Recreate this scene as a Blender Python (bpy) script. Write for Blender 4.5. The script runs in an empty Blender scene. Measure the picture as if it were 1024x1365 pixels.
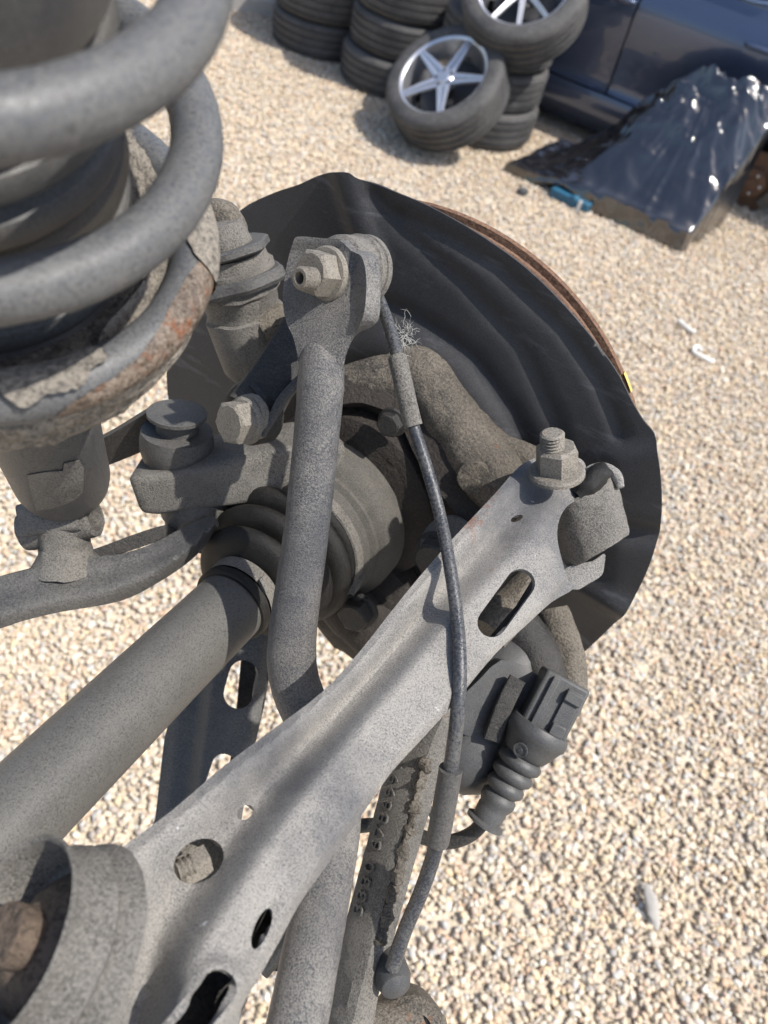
import bpy, bmesh, math, random
import numpy as np
from mathutils import Vector, Matrix, noise
from mathutils.geometry import delaunay_2d_cdt
random.seed(7); rng = np.random.default_rng(7)
PI = math.pi
SC = bpy.context.scene
COL = SC.collection

# ------------------------------------------------------------------ camera
F_PX, CAM_H = 1000.0, 1.7                      # focal length in photo pixels, lens height
PITCH, ROLL = math.radians(48), math.radians(16)
fw = np.array([0, math.cos(PITCH), -math.sin(PITCH)])
up0 = np.array([0, math.sin(PITCH), math.cos(PITCH)]); rt0 = np.array([1., 0, 0])
CR = math.cos(ROLL)*rt0 + math.sin(ROLL)*up0
CU = -math.sin(ROLL)*rt0 + math.cos(ROLL)*up0
CO = np.array([0, 0, CAM_H])
cam_d = bpy.data.cameras.new('camera'); cam = bpy.data.objects.new('camera', cam_d); COL.objects.link(cam)
cam.matrix_world = Matrix(((CR[0], CU[0], -fw[0], CO[0]), (CR[1], CU[1], -fw[1], CO[1]), (CR[2], CU[2], -fw[2], CO[2]), (0, 0, 0, 1)))
cam_d.sensor_fit = 'HORIZONTAL'; cam_d.sensor_width = 36; cam_d.lens = F_PX/1024*36
cam_d.clip_start = 0.01; cam_d.clip_end = 400
cam_d.dof.use_dof = True; cam_d.dof.focus_distance = 0.37; cam_d.dof.aperture_fstop = 15.0
SC.camera = cam
# ------------------------------------------------------------------ light
SUN_EL, SUN_AZ = math.radians(60), math.atan2(-.12, .99)      # azimuth from +X towards +Y
sd = Vector((math.cos(SUN_EL)*math.cos(SUN_AZ), math.cos(SUN_EL)*math.sin(SUN_AZ), math.sin(SUN_EL)))
w = bpy.data.worlds.new('World'); SC.world = w; w.use_nodes = True
nt = w.node_tree; nt.nodes.clear()
sky = nt.nodes.new('ShaderNodeTexSky'); sky.sky_type = 'NISHITA'; sky.sun_disc = False
sky.sun_elevation = SUN_EL; sky.sun_rotation = PI/2 - SUN_AZ; sky.air_density = 1.0; sky.dust_density = 2.0
bg = nt.nodes.new('ShaderNodeBackground'); bg.inputs['Strength'].default_value = 0.14
wo = nt.nodes.new('ShaderNodeOutputWorld')
nt.links.new(sky.outputs[0], bg.inputs[0]); nt.links.new(bg.outputs[0], wo.inputs[0])
sl = bpy.data.lights.new('sun', 'SUN'); sl.energy = 4.0; sl.angle = math.radians(0.8); sl.color = (1, .955, .89)
so = bpy.data.objects.new('sun', sl); COL.objects.link(so); so.rotation_euler = sd.to_track_quat('Z', 'Y').to_euler()
vs = SC.view_settings; vs.view_transform = 'Standard'; vs.look = 'None'; vs.exposure = 0.52; vs.gamma = 1
SC.cycles.use_denoising = True; SC.cycles.max_bounces = 6; SC.cycles.caustics_reflective = False

# ------------------------------------------------------------------ geometry helpers
def V(a): return np.asarray(a, float)
def ray(x, y): return (x-512)/F_PX*CR - (y-682.5)/F_PX*CU + fw
def P(x, y, d): return CO + ray(x, y)*d                       # point seen at photo pixel x,y at depth d
def at(x, y, z=0.0):                                           # point at height z
    r = ray(x, y); return CO + r*((z-CAM_H)/r[2])
def D(x, y, z): return unit(CR*x + CU*y + fw*z)               # direction right/up/away from the lens
def CC(x, y, z): return CO + CR*x + CU*y + fw*z
def unit(v): v = V(v); return v/np.linalg.norm(v)
def frame(a, hint=None):
    a = unit(a); h = V(hint) if hint is not None else (V((0, 0, 1)) if abs(a[2]) < .9 else V((1, 0, 0)))
    e1 = unit(h - a*np.dot(h, a)); return e1, np.cross(a, e1)
def catmull(pts, n, closed=False):
    pts = [V(p) for p in pts]; m = len(pts); out = []
    segs = m if closed else m-1
    for i in range(segs):
        if closed: p0, p1, p2, p3 = (pts[(i+k-1) % m] for k in range(4))
        else: p0, p1, p2, p3 = pts[max(i-1, 0)], pts[i], pts[i+1], pts[min(i+2, m-1)]
        for k in range(n):
            t = k/n
            out.append(.5*((2*p1)+(-p0+p2)*t+(2*p0-5*p1+4*p2-p3)*t*t+(-p0+3*p1-3*p2+p3)*t**3))
    if not closed: out.append(pts[-1])
    return out

class MB:
    def __init__(s): s.v = []; s.f = []
    def add(s, vs, fs):
        o = len(s.v); s.v += [tuple(map(float, v)) for v in vs]; s.f += [tuple(i+o for i in f) for f in fs]; return s
    def lathe(s, c, a, prof, seg=40, hint=None, caps=True, a0=0, a1=2*PI, rfun=None):
        """prof: (along, radius) pairs on the axis a from c"""
        c = V(c); a = unit(a); e1, e2 = frame(a, hint); full = abs(a1-a0-2*PI) < 1e-6
        n = seg if full else seg+1; vs = []
        for (t, r) in prof:
            for k in range(n):
                th = a0+(a1-a0)*k/seg; rr = r*(rfun(th, t) if rfun else 1)
                vs.append(c+a*t+(e1*math.cos(th)+e2*math.sin(th))*rr)
        fs = []
        for i in range(len(prof)-1):
            for k in range(seg):
                k2 = (k+1) % n; fs.append((i*n+k, i*n+k2, (i+1)*n+k2, (i+1)*n+k))
        if caps and full:
            if prof[0][1] > 1e-6: fs.append(tuple(range(n))[::-1])
            if prof[-1][1] > 1e-6: fs.append(tuple((len(prof)-1)*n+k for k in range(n)))
        return s.add(vs, fs)
    def tube(s, pts, rad, seg=18, smooth=0, flat=None, cap=True):
        pts = [V(p) for p in pts]
        if not hasattr(rad, '__len__'): rad = [rad]*len(pts)
        if smooth:
            q = catmull([np.append(p, r) for p, r in zip(pts, rad)], smooth)
            pts = [x[:3] for x in q]; rad = [x[3] for x in q]
        n = len(pts); T = [unit(pts[min(i+1, n-1)]-pts[max(i-1, 0)]) for i in range(n)]
        e1, e2 = frame(T[0], flat); vs = []
        for i in range(n):
            e1 = unit(e1 - T[i]*np.dot(e1, T[i])); e2 = np.cross(T[i], e1)
            for k in range(seg):
                th = 2*PI*k/seg; vs.append(pts[i]+(e1*math.cos(th)+e2*math.sin(th))*rad[i])
        fs = [(i*seg+k, i*seg+(k+1) % seg, (i+1)*seg+(k+1) % seg, (i+1)*seg+k) for i in range(n-1) for k in range(seg)]
        if cap: fs += [tuple(range(seg))[::-1], tuple((n-1)*seg+k for k in range(seg))]
        return s.add(vs, fs)
    def sweep(s, pts, secs, hint, smooth=0, cap=True):
        """secs: list per point of closed 2D sections (along e1=hint, e2)"""
        pts = [V(p) for p in pts]; secs = [np.array(q, float) for q in secs]; m = len(secs[0])
        if smooth:
            q = catmull([np.concatenate([p, c.ravel()]) for p, c in zip(pts, secs)], smooth)
            pts = [x[:3] for x in q]; secs = [x[3:].reshape(m, 2) for x in q]
        n = len(pts); vs = []
        for i in range(n):
            T = unit(pts[min(i+1, n-1)]-pts[max(i-1, 0)]); e1 = unit(V(hint)-T*np.dot(hint, T)); e2 = np.cross(T, e1)
            for (x, y) in secs[i]: vs.append(pts[i]+e1*x+e2*y)
        fs = [(i*m+k, i*m+(k+1) % m, (i+1)*m+(k+1) % m, (i+1)*m+k) for i in range(n-1) for k in range(m)]
        if cap: fs += [tuple(range(m))[::-1], tuple((n-1)*m+k for k in range(m))]
        return s.add(vs, fs)
    def box(s, c, ex, ey, ez):
        c, ex, ey, ez = V(c), V(ex), V(ey), V(ez)
        vs = [c+ex*i+ey*j+ez*k for i in (-1, 1) for j in (-1, 1) for k in (-1, 1)]
        return s.add(vs, [(0, 1, 3, 2), (4, 6, 7, 5), (0, 4, 5, 1), (2, 3, 7, 6), (0, 2, 6, 4), (1, 5, 7, 3)])
    def hexnut(s, c, a, af, h, fr=0, fh=0, rot=0):
        c = V(c); a = unit(a); e1, e2 = frame(a, CU); R = af/2/math.cos(PI/6); vs = []; 
        if fr: s.lathe(c, a, [(0, fr), (fh*.6, fr), (fh, fr*.93), (fh*1.25, R*.8)], 32)
        b = fh*.8 if fr else 0; rings = []
        for (t, k) in ((b, 1), (h*.9, 1), (h, .86)):
            rings.append(len(vs))
            for i in range(12):
                th = rot+2*PI*i/12
                rr = R if i % 2 == 0 else af/2
                if k < 1: rr = af/2*.93
                vs.append(c+a*t+(e1*math.cos(th)+e2*math.sin(th))*rr)
        fs = [(r*12+i, r*12+(i+1) % 12, (r+1)*12+(i+1) % 12, (r+1)*12+i) for r in range(2) for i in range(12)]
        fs += [tuple(range(12))[::-1], tuple(24+i for i in range(12))]
        return s.add(vs, fs)
    def stud(s, c, a, r, L, pitch=.0019, hollow=0):
        pr = [(0, r)]; t = 0
        while t < L-pitch:
            pr += [(t+pitch*.5, r*.80), (t+pitch, r)]; t += pitch
        pr += [(L, r*.8)]
        if hollow: pr += [(L, hollow), (L-.006, hollow*.9), (L-.006, 0)]
        return s.lathe(c, a, pr, 24)
    def jitter(s, amp, scale, seed=0):
        for i, v in enumerate(s.v):
            p = Vector(v)*scale+Vector((seed, seed*2, 0)); n = noise.noise_vector(p)
            s.v[i] = (v[0]+n[0]*amp, v[1]+n[1]*amp, v[2]+n[2]*amp)
        return s
    def build(s, name, mat, parent=None, angle=35, label=None, sub=0, bevel=0, solid=0):
        me = bpy.data.meshes.new(name); me.from_pydata(s.v, [], s.f); me.update()
        bm = bmesh.new(); bm.from_mesh(me)
        bmesh.ops.recalc_face_normals(bm, faces=bm.faces); bm.to_mesh(me); bm.free()
        for p in me.polygons: p.use_smooth = True
        me.set_sharp_from_angle(angle=math.radians(angle))
        me.materials.append(mat); o = bpy.data.objects.new(name, me); COL.objects.link(o)
        if bevel:
            m = o.modifiers.new('bevel', 'BEVEL'); m.width = bevel; m.segments = 2; m.angle_limit = math.radians(40)
        if sub:
            m = o.modifiers.new('subdivision', 'SUBSURF'); m.levels = sub; m.render_levels = sub
        if parent is not None: child(o, parent)
        if label: o['label'] = label
        return o
def child(o, parent):
    o.parent = parent
    loc = Vector(parent.get('_w', (0, 0, 0))); o.matrix_parent_inverse = Matrix.Translation(-loc)
    o['_w'] = (0., 0., 0.)
def empty(name, loc, label, cat, group=None):
    o = bpy.data.objects.new(name, None); COL.objects.link(o); o.location = V(loc); o.empty_display_size = .1
    o['_w'] = tuple(float(x) for x in loc); tag(o, label, cat, group); return o
def tag(o, label, cat, group=None):
    o['label'] = label; o['category'] = cat
    if group: o['group'] = group
    return o

def inpoly(x, y, poly):
    n = len(poly); c = False; j = n-1
    for i in range(n):
        if (poly[i][1] > y) != (poly[j][1] > y) and x < (poly[j][0]-poly[i][0])*(y-poly[i][1])/(poly[j][1]-poly[i][1])+poly[i][0]: c = not c
        j = i
    return c
def inpoly_np(x, y, poly):
    x, y = np.asarray(x, float), np.asarray(y, float); c = np.zeros(x.shape, bool); q = np.array(poly); j = len(q)-1
    for i in range(len(q)):
        yi, yj = q[i][1], q[j][1]
        if yi != yj:
            m = ((yi > y) != (yj > y)) & (x < (q[j][0]-q[i][0])*(y-yi)/(yj-yi)+q[i][0]); c ^= m
        j = i
    return c
def resample(poly, step):
    out = []; n = len(poly)
    for i in range(n):
        a, b = V(poly[i]), V(poly[(i+1) % n]); m = max(1, int(round(np.linalg.norm(b-a)/step)))
        out += [a+(b-a)*k/m for k in range(m)]
    return out
def sheet(outline, holes, fn, thick, step, skirt=None, smooth=3, rot=0, toward=None):
    """pressed plate: 2D outline with holes mapped by fn(u,v)->xyz, thickened away from the lens"""
    loops = [resample(catmull(outline, smooth, True) if smooth else outline, step)]
    loops += [resample(h, step*.4) for h in holes]
    pts, edges, lid = [], [], []
    for L in loops:
        o = len(pts); pts += [tuple(p) for p in L]; n = len(L); ids = list(range(o, o+n)); lid.append(ids)
        edges += [(ids[i], ids[(i+1) % n]) for i in range(n)]
    polys = [[tuple(p) for p in L] for L in loops]
    xs = [p[0] for p in pts]; ys = [p[1] for p in pts]; allb = np.array(pts)
    cr_, sr_ = math.cos(rot), math.sin(rot)
    U_ = [p[0]*cr_+p[1]*sr_ for p in pts]; W_ = [-p[0]*sr_+p[1]*cr_ for p in pts]
    gx, gy = [], []; wv = min(W_)+step/2; row = 0
    while wv < max(W_):
        uv = np.arange(min(U_)+(step/2 if row % 2 else 0), max(U_), step)
        gx.append(uv*cr_-wv*sr_); gy.append(uv*sr_+wv*cr_); wv += step*.87; row += 1
    gx = np.concatenate(gx); gy = np.concatenate(gy); ok = inpoly_np(gx, gy, polys[0])
    for h in polys[1:]: ok &= ~inpoly_np(gx, gy, h)
    gx, gy = gx[ok], gy[ok]
    near = np.array([np.min((allb[:, 0]-x)**2+(allb[:, 1]-y)**2) for x, y in zip(gx, gy)]) if len(gx) else np.zeros(0)
    pts += [(float(x), float(y)) for x, y, dd in zip(gx, gy, near) if dd > (step*.45)**2]
    vo, eo, fo, ov, oe, of = delaunay_2d_cdt([Vector(p) for p in pts], edges, [], 0, 1e-5, True)
    back = {}
    for i, l in enumerate(ov):
        for k in l: back[k] = i
    fo = np.array([tuple(f) for f in fo]); v2 = np.array([(v[0], v[1]) for v in vo]); cen = v2[fo].mean(1)
    ok = inpoly_np(cen[:, 0], cen[:, 1], polys[0])
    for h in polys[1:]: ok &= ~inpoly_np(cen[:, 0], cen[:, 1], h)
    fo = fo[ok]; tris = [tuple(int(i) for i in f) for f in fo]
    front = np.array([V(fn(v[0], v[1])) for v in v2])
    fnm = np.cross(front[fo[:, 1]]-front[fo[:, 0]], front[fo[:, 2]]-front[fo[:, 0]]); nrm = np.zeros_like(front)
    for k in range(3): np.add.at(nrm, fo[:, k], fnm)
    nrm /= np.linalg.norm(nrm, axis=1)[:, None]+1e-12
    ref = (front-CO) if toward is None else np.broadcast_to(-V(toward), front.shape)
    if np.sum(nrm*ref) < 0: nrm = -nrm
    bk = list(front+nrm*thick); front = list(front)
    N = len(front); mb = MB(); mb.add(front+bk, [])
    mb.f += tris + [tuple(i+N for i in t)[::-1] for t in tris]
    for li, L in enumerate(lid):
        n = len(L)
        for i in range(n):
            a, b = back[L[i]], back[L[(i+1) % n]]
            mb.f.append((a, b, b+N, a+N))
    if skirt:                                    # side walls of a channel: list of (2D path, depth)
        for path, dep in skirt:
            Lp = resample(path+path[::-1], step)[:max(2, int(len(resample(path+path[::-1], step))/2))]
            vs = []
            for q in Lp:
                p = V(fn(q[0], q[1])); dr = unit(p-CO)
                vs += [p, p+dr*dep, p+dr*dep+0*dr]
            m = len(Lp)
            mb.add(vs, [(i*3, i*3+3, i*3+4, i*3+1) for i in range(m-1)])
    return mb
def ellipse(cx, cy, rx, ry, rot=0, n=28):
    c, s = math.cos(math.radians(rot)), math.sin(math.radians(rot))
    return [(cx+rx*math.cos(t)*c-ry*math.sin(t)*s, cy+rx*math.cos(t)*s+ry*math.sin(t)*c) for t in np.linspace(0, 2*PI, n, endpoint=False)]
def slot(a, b, r, n=12):
    a, b = V(a), V(b); d = unit(b-a); ang = math.atan2(d[1], d[0]); o = []
    for k in range(n+1): t = ang+PI/2+PI*k/n; o.append((a[0]+r*math.cos(t), a[1]+r*math.sin(t)))
    for k in range(n+1): t = ang-PI/2+PI*k/n; o.append((b[0]+r*math.cos(t), b[1]+r*math.sin(t)))
    return o
def pline_dist(x, y, pl):
    best = 1e9
    for (x0, y0), (x1, y1) in zip(pl[:-1], pl[1:]):
        dx, dy = x1-x0, y1-y0; t = max(0, min(1, ((x-x0)*dx+(y-y0)*dy)/(dx*dx+dy*dy)))
        best = min(best, math.hypot(x-x0-t*dx, y-y0-t*dy))
    return best
def sstep(a, b, x): t = max(0, min(1, (x-a)/(b-a))); return t*t*(3-2*t)

# ------------------------------------------------------------------ materials
def newmat(name):
    m = bpy.data.materials.new(name); m.use_nodes = True; n = m.node_tree.nodes; b = n['Principled BSDF']; return m, m.node_tree, b
def tex(nt, kind, scale, detail=4, rough=.55, coord='Object'):
    tc = nt.nodes.new('ShaderNodeTexCoord'); t = nt.nodes.new('ShaderNodeTexNoise' if kind == 'noise' else 'ShaderNodeTexVoronoi')
    t.inputs['Scale'].default_value = scale
    if kind == 'noise': t.inputs['Detail'].default_value = detail; t.inputs['Roughness'].default_value = rough
    nt.links.new(tc.outputs[coord], t.inputs['Vector']); return t
def ramp(nt, src, p0, p1, c0=(0, 0, 0, 1), c1=(1, 1, 1, 1)):
    r = nt.nodes.new('ShaderNodeValToRGB'); r.color_ramp.elements[0].position = p0; r.color_ramp.elements[1].position = p1
    r.color_ramp.elements[0].color = c0; r.color_ramp.elements[1].color = c1; nt.links.new(src, r.inputs[0]); return r
def mix(nt, fac, a, b, mode='MIX'):
    m = nt.nodes.new('ShaderNodeMix'); m.data_type = 'RGBA'; m.blend_type = mode
    for sock, val in ((m.inputs[0], fac), (m.inputs[6], a), (m.inputs[7], b)):
        if isinstance(val, (int, float)): sock.default_value = val
        elif isinstance(val, tuple): sock.default_value = (*val, 1) if len(val) == 3 else val
        else: nt.links.new(val, sock)
    return m.outputs[2]
def dusty(name, base, dust, amt=.6, rough=.65, spec=.4, grain=900, bump=.25, rust=0, rustcol=(.22, .085, .035), metallic=0, big=14, lump=0, chips=0, stain=0, smear=0):
    """painted or bare metal under road dust: patches of dust, sandy speckle, rust blooms, chips"""
    m, nt, b = newmat(name); L = nt.links
    n1 = tex(nt, 'noise', big, 6, .6); n2 = tex(nt, 'noise', grain*1.35, 3, .8); n3 = tex(nt, 'noise', big*6, 5, .65)
    s = nt.nodes.new('ShaderNodeMath'); s.operation = 'ADD'; L.new(n1.outputs[0], s.inputs[0])
    s2 = nt.nodes.new('ShaderNodeMath'); s2.operation = 'MULTIPLY_ADD'; L.new(n2.outputs[0], s2.inputs[0]); s2.inputs[1].default_value = 1.15
    L.new(s.outputs[0], s2.inputs[2]); s3 = nt.nodes.new('ShaderNodeMath'); s3.operation = 'MULTIPLY_ADD'; s3.inputs[1].default_value = .35
    L.new(n3.outputs[0], s3.inputs[0]); L.new(s2.outputs[0], s3.inputs[2]); s.inputs[1].default_value = 0; s.operation = 'MULTIPLY'; s.inputs[1].default_value = .55
    c = 1.025-(amt-.5)*.8
    s4 = nt.nodes.new('ShaderNodeMath'); s4.operation = 'MULTIPLY'; s4.inputs[1].default_value = .7; L.new(s3.outputs[0], s4.inputs[0])
    fac = ramp(nt, s4.outputs[0], max(0, min(.9, (c-.15)*.7)), min(1, (c+.15)*.7))
    col = mix(nt, fac.outputs[0], base, dust)
    sp = tex(nt, 'noise', grain*1.7, 2, .75); spk = ramp(nt, sp.outputs[0], .53, .64)
    col = mix(nt, spk.outputs[0], col, mix(nt, .60, col, tuple(x*.20 for x in dust)))
    if stain:                                       # old oil and road-water marks
        tn = tex(nt, 'noise', big*.8, 7, .62); tr = ramp(nt, tn.outputs[0], .50, .66)
        tm = nt.nodes.new('ShaderNodeMath'); tm.operation = 'MULTIPLY'; tm.inputs[1].default_value = stain; L.new(tr.outputs[0], tm.inputs[0])
        col = mix(nt, tm.outputs[0], col, tuple(x*.9 for x in base))
    if smear:                                       # pale scuffs wiped across the surface
        mp = nt.nodes.new('ShaderNodeMapping'); tc_ = nt.nodes.new('ShaderNodeTexCoord'); L.new(tc_.outputs['Object'], mp.inputs[0]); mp.inputs['Scale'].default_value = (14, 40, 90)
        sn = nt.nodes.new('ShaderNodeTexNoise'); sn.inputs['Scale'].default_value = 1; sn.inputs['Detail'].default_value = 7; sn.inputs['Roughness'].default_value = .72; L.new(mp.outputs[0], sn.inputs['Vector'])
        sr = ramp(nt, sn.outputs[0], .56, .78); sm_ = nt.nodes.new('ShaderNodeMath'); sm_.operation = 'MULTIPLY'; sm_.inputs[1].default_value = smear; L.new(sr.outputs[0], sm_.inputs[0])
        col = mix(nt, sm_.outputs[0], col, (.22, .23, .25))
    if rust:
        rn = tex(nt, 'noise', big*1.7, 8, .7); rr = ramp(nt, rn.outputs[0], .66-rust*.3, .74-rust*.3)
        rc = mix(nt, n3.outputs[0], tuple(x*.45 for x in rustcol), tuple(min(1, x*1.5) for x in rustcol))
        col = mix(nt, rr.outputs[0], col, rc)
    if chips:
        cn = tex(nt, 'noise', 120, 4, .7); cr = ramp(nt, cn.outputs[0], .74-chips*.1, .77-chips*.1)
        col = mix(nt, cr.outputs[0], col, (.62, .62, .62))
    L.new(col, b.inputs['Base Color'])
    rr2 = nt.nodes.new('ShaderNodeMapRange'); rr2.inputs[3].default_value = rough*.75; rr2.inputs[4].default_value = min(1, rough*1.25)
    L.new(fac.outputs[0], rr2.inputs[0]); L.new(rr2.outputs[0], b.inputs['Roughness'])
    b.inputs['Specular IOR Level'].default_value = spec; b.inputs['Metallic'].default_value = metallic
    bp = nt.nodes.new('ShaderNodeBump'); bp.inputs['Strength'].default_value = bump; bp.inputs['Distance'].default_value = .0010
    L.new(s3.outputs[0], bp.inputs['Height'])
    if lump:
        ln = tex(nt, 'noise', 130, 4, .6); b2 = nt.nodes.new('ShaderNodeBump'); b2.inputs['Strength'].default_value = lump; b2.inputs['Distance'].default_value = .003
        L.new(ln.outputs[0], b2.inputs['Height']); L.new(b2.outputs[0], bp.inputs['Normal'])
    L.new(bp.outputs[0], b.inputs['Normal']); return m
def plain(name, col, rough=.5, metallic=0, spec=.5, coat=0, bump=0, bscale=60, var=.15):
    m, nt, b = newmat(name); L = nt.links
    n = tex(nt, 'noise', bscale, 5, .6)
    L.new(mix(nt, n.outputs[0], tuple(x*(1-var) for x in col), tuple(min(1, x*(1+var)) for x in col)), b.inputs['Base Color'])
    b.inputs['Roughness'].default_value = rough; b.inputs['Metallic'].default_value = metallic
    b.inputs['Specular IOR Level'].default_value = spec; b.inputs['Coat Weight'].default_value = coat; b.inputs['Coat Roughness'].default_value = .06
    if bump:
        bp = nt.nodes.new('ShaderNodeBump'); bp.inputs['Strength'].default_value = bump; bp.inputs['Distance'].default_value = .002
        L.new(n.outputs[0], bp.inputs['Height']); L.new(bp.outputs[0], b.inputs['Normal'])
    return m
DUST = (.30, .275, .24)
M_arm = dusty('dusted_pressed_steel', (.075, .080, .092), (.345, .328, .300), .62, .44, grain=900, bump=.9, chips=.35, stain=.85, big=8, rust=.04)
M_bar = dusty('dusted_bar', (.045, .048, .058), (.225, .214, .196), .54, .42, grain=800, bump=.8, stain=.6)
M_eye = dusty('dusted_forging', (.055, .052, .047), (.21, .197, .175), .60, .62, grain=700, bump=.9, stain=.4, rust=.03)
M_shaft = dusty('dusted_shaft', (.086, .085, .081), (.120, .116, .107), .55, .46, grain=700, bump=.15, stain=.25)
M_cast = dusty('cast_iron', (.055, .048, .040), (.185, .163, .132), .56, .85, grain=500, bump=1., lump=.8, rust=.17, stain=.4)
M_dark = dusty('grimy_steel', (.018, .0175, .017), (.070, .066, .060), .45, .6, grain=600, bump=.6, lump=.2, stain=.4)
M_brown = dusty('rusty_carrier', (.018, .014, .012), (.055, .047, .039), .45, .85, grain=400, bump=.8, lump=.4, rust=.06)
M_shield = dusty('shield_black', (.030, .0305, .0325), (.056, .056, .058), .5, .55, spec=.3, grain=1100, bump=.12, big=9, smear=.42)
M_rub = dusty('boot_rubber', (.010, .0098, .0095), (.036, .033, .029), .40, .6, spec=.3, grain=900, bump=.5)
M_grey = dusty('grey_coating', (.050, .050, .052), (.115, .111, .103), .53, .5, grain=600, bump=.4, stain=.35)
M_spring = dusty('spring_paint', (.080, .084, .090), (.120, .119, .116), .5, .52, grain=600, bump=.15, lump=.06, big=30, stain=.25)
M_rust = dusty('spring_rust', (.085, .060, .044), (.20, .160, .125), .5, .42, grain=300, bump=1., rust=.40, rustcol=(.16, .068, .032), big=50, lump=1.)
M_seat = dusty('spring_seat', (.085, .078, .068), (.24, .215, .18), .6, .85, grain=300, bump=.9, rust=.12, lump=.9)
M_bolt = dusty('bolt_steel', (.10, .09, .078), (.27, .245, .205), .62, .5, grain=700, bump=.7, rust=.06, stain=.4)
M_plug = dusty('plug_plastic', (.042, .044, .047), (.098, .097, .093), .5, .48, grain=1300, bump=.15, stain=.3)
M_disc = dusty('disc_rust', (.10, .05, .03), (.22, .13, .08), .5, .8, grain=300, bump=.6)
M_yel = plain('yellow_paint', (.62, .47, .12), .6)
M_cable = dusty('cable_sheath', (.030, .034, .044), (.115, .113, .108), .46, .32, grain=500, bump=.3, big=30, stain=.6)
M_bushrust = dusty('bush_rust', (.06, .042, .03), (.13, .098, .073), .55, .8, grain=250, bump=.8, rust=.25, rustcol=(.09, .045, .026), big=20, lump=.6)
M_tyre = dusty('tyre_rubber', (.030, .030, .032), (.115, .112, .108), .5, .75, grain=160, bump=.25, big=6)
M_alloy = plain('alloy', (.62, .63, .66), .3, .85, bscale=40)
M_alloyd = plain('alloy_dark', (.05, .05, .055), .45, .4)
def paint():
    m, nt, b = newmat('car_paint'); n = tex(nt, 'noise', 2.0, 3, .5)
    nt.links.new(mix(nt, n.outputs[0], (.066, .088, .150), (.078, .104, .172)), b.inputs['Base Color'])
    b.inputs['Metallic'].default_value = .55; b.inputs['Roughness'].default_value = .32; b.inputs['Coat Weight'].default_value = 1; b.inputs['Coat Roughness'].default_value = .04
    return m
M_paint = paint()
M_black = plain('black_trim', (.012, .012, .013), .5)
M_chrome = plain('chrome', (.8, .8, .8), .12, 1)
M_glass = plain('tinted_glass', (.008, .01, .012), .05, 0, .7)
M_bellow = dusty('bellow_rubber', (.050, .050, .052), (.110, .106, .098), .5, .5, grain=1300, bump=.10)
M_cup = dusty('joint_cup', (.060, .057, .051), (.135, .126, .110), .54, .75, spec=.25, grain=900, bump=.4, stain=.4)
M_wrap = plain('black_wrap', (.012, .0125, .016), .14, 0, 1.0, coat=1, bump=.10, bscale=22)
M_blue = plain('blue_plastic', (.02, .10, .17), .5)
M_white = plain('white_plastic', (.8, .78, .72), .5)
M_fence = plain('galvanised', (.34, .36, .38), .5, .5)
M_conc = plain('concrete', (.42, .40, .37), .9, bump=.3, bscale=20)
M_pink = plain('pink_plastic', (.65, .22, .16), .4)
M_feather = plain('feather', (.5, .49, .46), .8)
def ground_mat():
    m, nt, b = newmat('gravel_ground'); L = nt.links
    v = tex(nt, 'voronoi', 60); c = ramp(nt, v.outputs['Color'], .1, .9, (.44, .37, .28, 1), (.62, .54, .43, 1)); n = tex(nt, 'noise', 1.2, 5)
    L.new(mix(nt, .35, c.outputs[0], mix(nt, n.outputs[0], (.48, .41, .31), (.58, .50, .39))), b.inputs['Base Color'])
    b.inputs['Roughness'].default_value = .95
    bp = nt.nodes.new('ShaderNodeBump'); bp.inputs['Distance'].default_value = .01; bp.invert = True; L.new(v.outputs['Distance'], bp.inputs['Height']); L.new(bp.outputs[0], b.inputs['Normal'])
    return m
def pebble_mat():
    m, nt, b = newmat('pebble'); L = nt.links
    oi = nt.nodes.new('ShaderNodeObjectInfo'); r = nt.nodes.new('ShaderNodeValToRGB'); r.color_ramp.interpolation = 'CONSTANT'
    cols = [(.59, .49, .355), (.62, .53, .395), (.65, .57, .445), (.50, .43, .34), (.60, .455, .325), (.52, .37, .255), (.63, .54, .42), (.47, .445, .405), (.62, .495, .315), (.69, .63, .52), (.55, .425, .335), (.52, .49, .44), (.60, .505, .375), (.40, .345, .285), (.63, .53, .395), (.57, .47, .35)]
    el = r.color_ramp.elements
    for i, c in enumerate(cols):
        e = el[i] if i < 2 else el.new(i/len(cols)); e.position = i/len(cols); e.color = (*c, 1)
    L.new(oi.outputs['Random'], r.inputs[0]); n = tex(nt, 'noise', .9, 4)
    mm = nt.nodes.new('ShaderNodeMapRange'); mm.inputs[3].default_value = .78; mm.inputs[4].default_value = 1.15; L.new(n.outputs[0], mm.inputs[0])
    L.new(mix(nt, 1.0, r.outputs[0], mm.outputs[0], 'MULTIPLY'), b.inputs['Base Color']); b.inputs['Roughness'].default_value = .75; b.inputs['Specular IOR Level'].default_value = .3
    return m
M_ground = ground_mat(); M_pebble = pebble_mat()

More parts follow.
